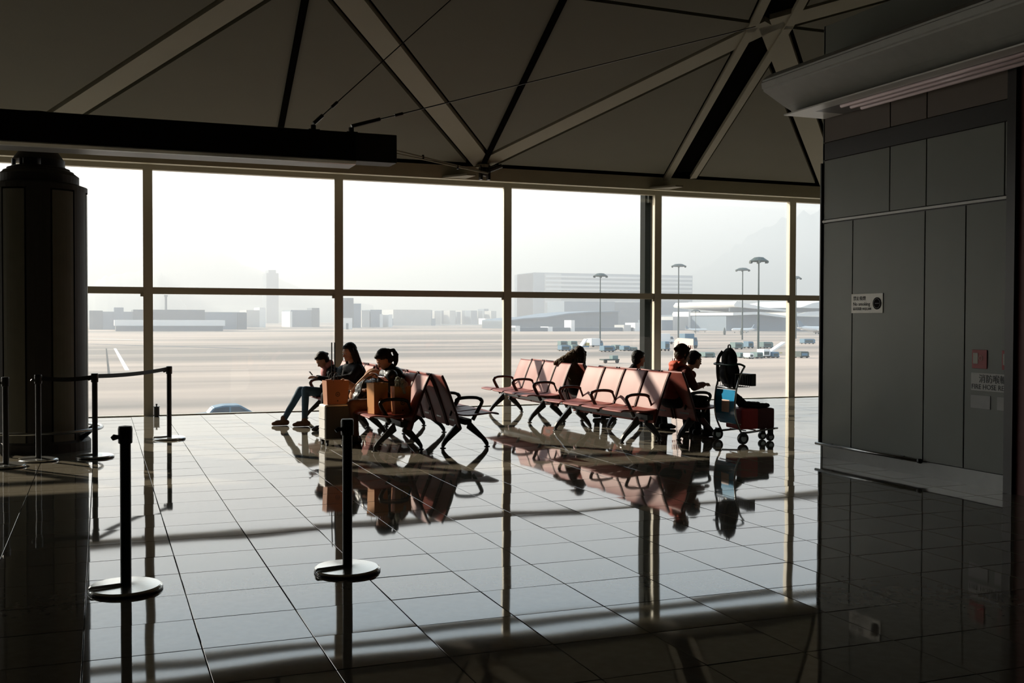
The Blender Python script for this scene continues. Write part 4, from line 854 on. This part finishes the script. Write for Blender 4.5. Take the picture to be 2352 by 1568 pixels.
# aircraft
def plane(px, py, D, L_, lab, rz=0, sc=1):
    q = P3(px, py, D); t = thing('airliner', lab, 'aircraft', (q.x, D, GZ), rz, 'parked airliners'); r = L_*.055; z = r*1.9
    bm = B(); n_ = 12; prof_ = [(-.5, .15), (-.485, .55), (-.45, .85), (-.38, 1), (.2, 1), (.35, .8), (.45, .45), (.5, .15)]
    tube(bm, [(a_*L_, 0, z+(.35*r if a_ > .3 else 0)) for a_, _ in prof_], [b_*r for _, b_ in prof_], 16); obj('fuselage', bm, F_white, t, True)
    bm = B(); prism(bm, [(.33*L_, z+r*.6), (.45*L_, z+r*3.2), (.51*L_, z+r*3.2), (.48*L_, z+r*.6)], 'y', -.25, .25); obj('tail_fin', bm, F_blue, t)
    for s in (-1, 1):
        bm = B(); prism(bm, [(-.08*L_, s*r*.5), (.16*L_, s*L_*.42), (.21*L_, s*L_*.42), (.1*L_, s*r*.5)], 'z', z-r*.5, z-r*.3); obj('wing', bm, F_pale, t)
        bm = B(); tube(bm, [(-.04*L_, s*L_*.16, z-r*1.0), (.06*L_, s*L_*.16, z-r*1.0)], [r*.45, r*.35], 12); obj('engine', bm, F_pale, t)
        bm = B(); prism(bm, [(.40*L_, s*r*.2), (.48*L_, s*L_*.14), (.51*L_, s*L_*.14), (.49*L_, s*r*.2)], 'z', z+r*.5, z+r*.62); obj('tailplane', bm, F_pale, t)
    for x, y in ((-.38*L_, 0), (.06*L_, r), (.06*L_, -r)):
        bm = B(); tube(bm, [(x, y, z-r*.7), (x, y, r*.3)], r*.1, 6); tube(bm, [(x, y-r*.15, r*.3), (x, y+r*.15, r*.3)], r*.3, 10); obj('landing_gear', bm, M_dk, t)
plane(1708, 748, 440, 15, 'white airliner parked right of centre beneath the passenger terminal', .15)
plane(1600, 746, 470, 12, 'white airliner parked left of the mast light pair', 3.0)
plane(1883, 742, 400, 22, 'white airliner nose showing next to the grey wall edge', 3.0)
# apron vehicles
M_cont = mat('container_green', (.13, .20, .19), .6); M_contb = mat('container_blue', (.10, .19, .26), .6); M_van = mat('vehicle_white', (.78, .77, .74), .45); M_yel = mat('vehicle_yellow', (.5, .4, .15), .6)
def ground_at(px, py):
    d = ray(px, py); s = (GZ-EYE.z)/d.z; return EYE+d*s
def dolly(px, py, wpx, hpx, m, lab):
    q = ground_at(px, py); k = (q-EYE).dot(CF)/FPX; w, h = wpx*k, hpx*k; t = thing('baggage_dolly', lab, 'dolly', (q.x, q.y, GZ), 0, 'baggage dollies and containers on the apron')
    bm = B(); z0 = min(.45, h*.25); prism(bm, [(-w/2, z0), (w/2, z0), (w/2, h*.8), (w*.38, h), (-w/2, h)], 'y', 0, 2); obj('container', bm, m, t)
    bm = B(); box(bm, -w*.42, w*.3, -.05, .0, z0+h*.12, h*.75); obj('curtain', bm, M_dk if m != M_dk else M_contb, t)
    bm = B(); box(bm, -w/2-.2, w/2+.2, .1, 1.9, z0-.12, z0); obj('deck', bm, M_dk, t)
    for x in (-w*.35, w*.35):
        for y in (.2, 1.8): bm = B(); tube(bm, [(x, y-.1, .2), (x, y+.1, .2)], .2, 10); obj('wheel', bm, M_black, t)
DL = [(1296, 795, 17, 12, M_cont, 'rear green container left of the white loader'), (1319, 794, 16, 11, M_cont, 'rear green container nearest the white loader'), (1301, 806, 24, 13, M_contb, 'front green-grey container, left one before the loader'), (1322, 803, 16, 11, M_cont, 'front green-grey container, right one before the loader'),
      (1400, 808, 28, 14, M_contb, 'wide container dolly right of the mast foot'), (1420, 804, 14, 12, M_cont, 'small container with load right of the mast foot'), (1440, 806, 16, 12, M_contb, 'blue container dolly left of the steel column'), (1458, 806, 14, 9, M_cont, 'low dolly nearest the steel column'),
      (1533, 806, 12, 22, M_contb, 'upright blue container by the column in the fifth window'), (1631, 821, 26, 12, M_cont, 'long dark dolly behind the rucksack'), (1708, 822, 18, 12, M_cont, 'rounded container in the row before the tallest mast'), (1727, 824, 10, 13, M_van, 'white box beside the tallest mast foot'),
      (1746, 823, 16, 14, M_cont, 'dark container just right of the tallest mast'), (1762, 822, 18, 20, M_van, 'white box container right of the tallest mast'), (1783, 822, 16, 14, M_contb, 'blue container beside the last mullion'), (1765, 800, 26, 15, M_cont, 'green container in the back row right of the tallest mast'),
      (1698, 802, 22, 16, M_cont, 'green container in the back row left of the tallest mast'), (1725, 800, 14, 16, M_contb, 'blue container in the back row behind the tallest mast'), (1849, 822, 22, 15, M_dk, 'dark container seen in the last window strip'), (1832, 819, 8, 12, M_yel, 'yellow crate in the last window strip'),
      (1860, 790, 30, 12, M_contb, 'long blue dolly at the back of the last window strip')]
for a_ in DL: dolly(*a_)
def truck(px, py, wpx, hpx, lab, mc, mb, cab=1):
    q = ground_at(px, py); k = (q-EYE).dot(CF)/FPX; w, h = wpx*k, hpx*k; t = thing('service_truck', lab, 'truck', (q.x, q.y, GZ), 0, 'service trucks on the apron')
    bm = B(); box(bm, -w/2, w*.22, 0, 2.4, h*.2, h); obj('cargo_box', bm, mb, t)
    bm = B(); prism(bm, [(w*.24, h*.18), (w/2, h*.18), (w/2, h*.45), (w*.42, h*.75), (w*.24, h*.75)], 'y', .05, 2.3); c_ = obj('cab', bm, mc, t)
    bm = B(); prism(bm, [(w*.27, h*.47), (w*.46, h*.47), (w*.40, h*.7), (w*.27, h*.7)], 'y', .0, .06); obj('cab_window', bm, F_glass, c_)
    bm = B(); box(bm, -w/2, w/2, .1, 2.2, h*.13, h*.2); obj('chassis', bm, M_dk, t)
    for x in (-w*.33, w*.34):
        bm = B(); tube(bm, [(x, 0, h*.12), (x, .3, h*.12)], h*.12, 12); obj('wheel', bm, M_black, t)
truck(1588, 800, 34, 34, 'teal and blue box truck behind the white banner', M_contb, M_contb)
truck(1531, 790, 40, 24, 'white lorry at the foot of the steel column', M_van, M_van)
truck(1372, 797, 30, 20, 'white loader with blue flank near the mast foot', M_contb, M_van)
q = ground_at(1346, 800); t = thing('boarding_stairs', 'white boarding stairs sloping up beside the loader', 'stairs', (q.x, q.y, GZ), 0); k_ = (q-EYE).dot(CF)/FPX
bm = B(); prism(bm, [(-12*k_, .3), (-9*k_, .3), (6*k_, 22*k_), (2*k_, 22*k_)], 'y', 0, 1.6); obj('flight', bm, M_van, t)
bm = B(); box(bm, -8*k_, 8*k_, 0, 1.6, .25, .6); obj('chassis', bm, M_contb, t); bm = B(); box(bm, 1*k_, 9*k_, .0, 1.6, .6, 13*k_); obj('support_frame', bm, M_yel, t)
q = ground_at(1790, 815); t = thing('belt_loader', 'white belt loader sloping up towards the last mullion', 'loader', (q.x, q.y, GZ)); k_ = (q-EYE).dot(CF)/FPX
bm = B(); prism(bm, [(-20*k_, 6*k_), (16*k_, 26*k_), (16*k_, 30*k_), (-20*k_, 10*k_)], 'y', 0, 1.2); obj('belt', bm, M_van, t); bm = B(); box(bm, -12*k_, 8*k_, 0, 1.2, .3, 6*k_); obj('chassis', bm, M_yel, t)
for px, py, lab in ((1664, 763, 'dark figure-like bollard post before the airliners'), (1703, 763, 'dark bollard post beside the shorter mast light')):
    q = ground_at(px, py+6); k_ = (q-EYE).dot(CF)/FPX; bm = B(); lathe(bm, [(2.5*k_, 0), (3*k_, 8*k_), (1.8*k_, 14*k_), (.8*k_, 17*k_)], 10); o = obj('bollard', bm, M_dk); o.location = (q.x, q.y, GZ); props(o, lab, 'bollard')
# flat truck line on the apron
q = ground_at(1405, 834); t = thing('flatbed_cart', 'low dark flatbed cart alone on the apron above the bench backs', 'cart', (q.x, q.y, GZ)); k_ = (q-EYE).dot(CF)/FPX
bm = B(); box(bm, -20*k_, 20*k_, 0, 1.5, .4, .6); obj('bed', bm, M_dk, t); bm = B(); box(bm, 4*k_, 18*k_, .2, 1.3, .6, 1.1); obj('load', bm, M_cont, t)
for x in (-15, 15): bm = B(); tube(bm, [(x*k_, 0, .25), (x*k_, .3, .25)], .25, 10); obj('wheel', bm, M_black, t)
# car close below the window
q = P3(531, 932, 61); t = thing('car', 'car with pale roof passing just below the window ledge', 'car', (q.x, 61, GZ), 0)
bm = B(); prism(bm, [(-2.1, .35), (-2.15, .75), (-1.9, .92), (-1.0, .98), (1.15, .95), (2.0, .85), (2.15, .6), (2.1, .35)], 'y', 0, 1.75); bmesh.ops.bevel(bm, geom=bm.edges[:], offset=.06, segments=2, affect='EDGES'); obj('car_body', bm, mat('car_paint', (.16, .22, .26), .6), t)
bm = B(); prism(bm, [(-1.25, .95), (-.95, 1.32), (-.4, 1.44), (.5, 1.44), (1.35, .95)], 'y', .08, 1.67); bmesh.ops.bevel(bm, geom=bm.edges[:], offset=.05, segments=2, affect='EDGES'); obj('cabin', bm, mat('car_paint', (.3, .36, .4), .3), t)
for pts in ([(-1.12, .98), (-.88, 1.28), (-.42, 1.36), (-.1, 1.36), (-.1, .98)], [(0, .98), (0, 1.36), (.45, 1.36), (1.15, .98)]): bm = B(); prism(bm, pts, 'y', .06, .09); obj('side_window', bm, F_glass, t)
for x in (-1.35, 1.35):
    for y in (.05, 1.5): bm = B(); tube(bm, [(x, y, .32), (x, y+.2, .32)], .32, 14); obj('wheel', bm, M_black, t)
# painted lines on the apron
M_line = mat('line_paint', (.8, .78, .72), .7)
def line(a_, b_, w, m=M_line, z=.02):
    a_, b_ = ground_at(*a_), ground_at(*b_); d = (b_-a_).normalized(); nn = Vector((-d.y, d.x, 0))*w; bm = B()
    v = [bm.verts.new(p+nn*s+Vector((0, 0, z))) for p in (a_, b_) for s in (-1, 1)]; bm.faces.new((v[0], v[1], v[3], v[2])); r_ = bmesh.ops.extrude_face_region(bm, geom=bm.faces[:]); bmesh.ops.translate(bm, verts=[q for q in r_['geom'] if isinstance(q, bmesh.types.BMVert)], vec=(0, 0, -.02))
    obj('painted_line', bm, m, apron)
line((264, 800), (292, 850), .25); line((205, 777), (338, 781), .5); line((244, 800), (250, 860), .12, M_grout)
line((205, 790), (560, 800), 1.6, mat('asphalt_patch', (.13, .125, .12), .85)); line((770, 786), (1150, 792), 1.2, mat('asphalt_patch', (.13, .125, .12), .85)); line((1175, 793), (1480, 795), .3, mat('asphalt_patch', (.13, .125, .12), .85))
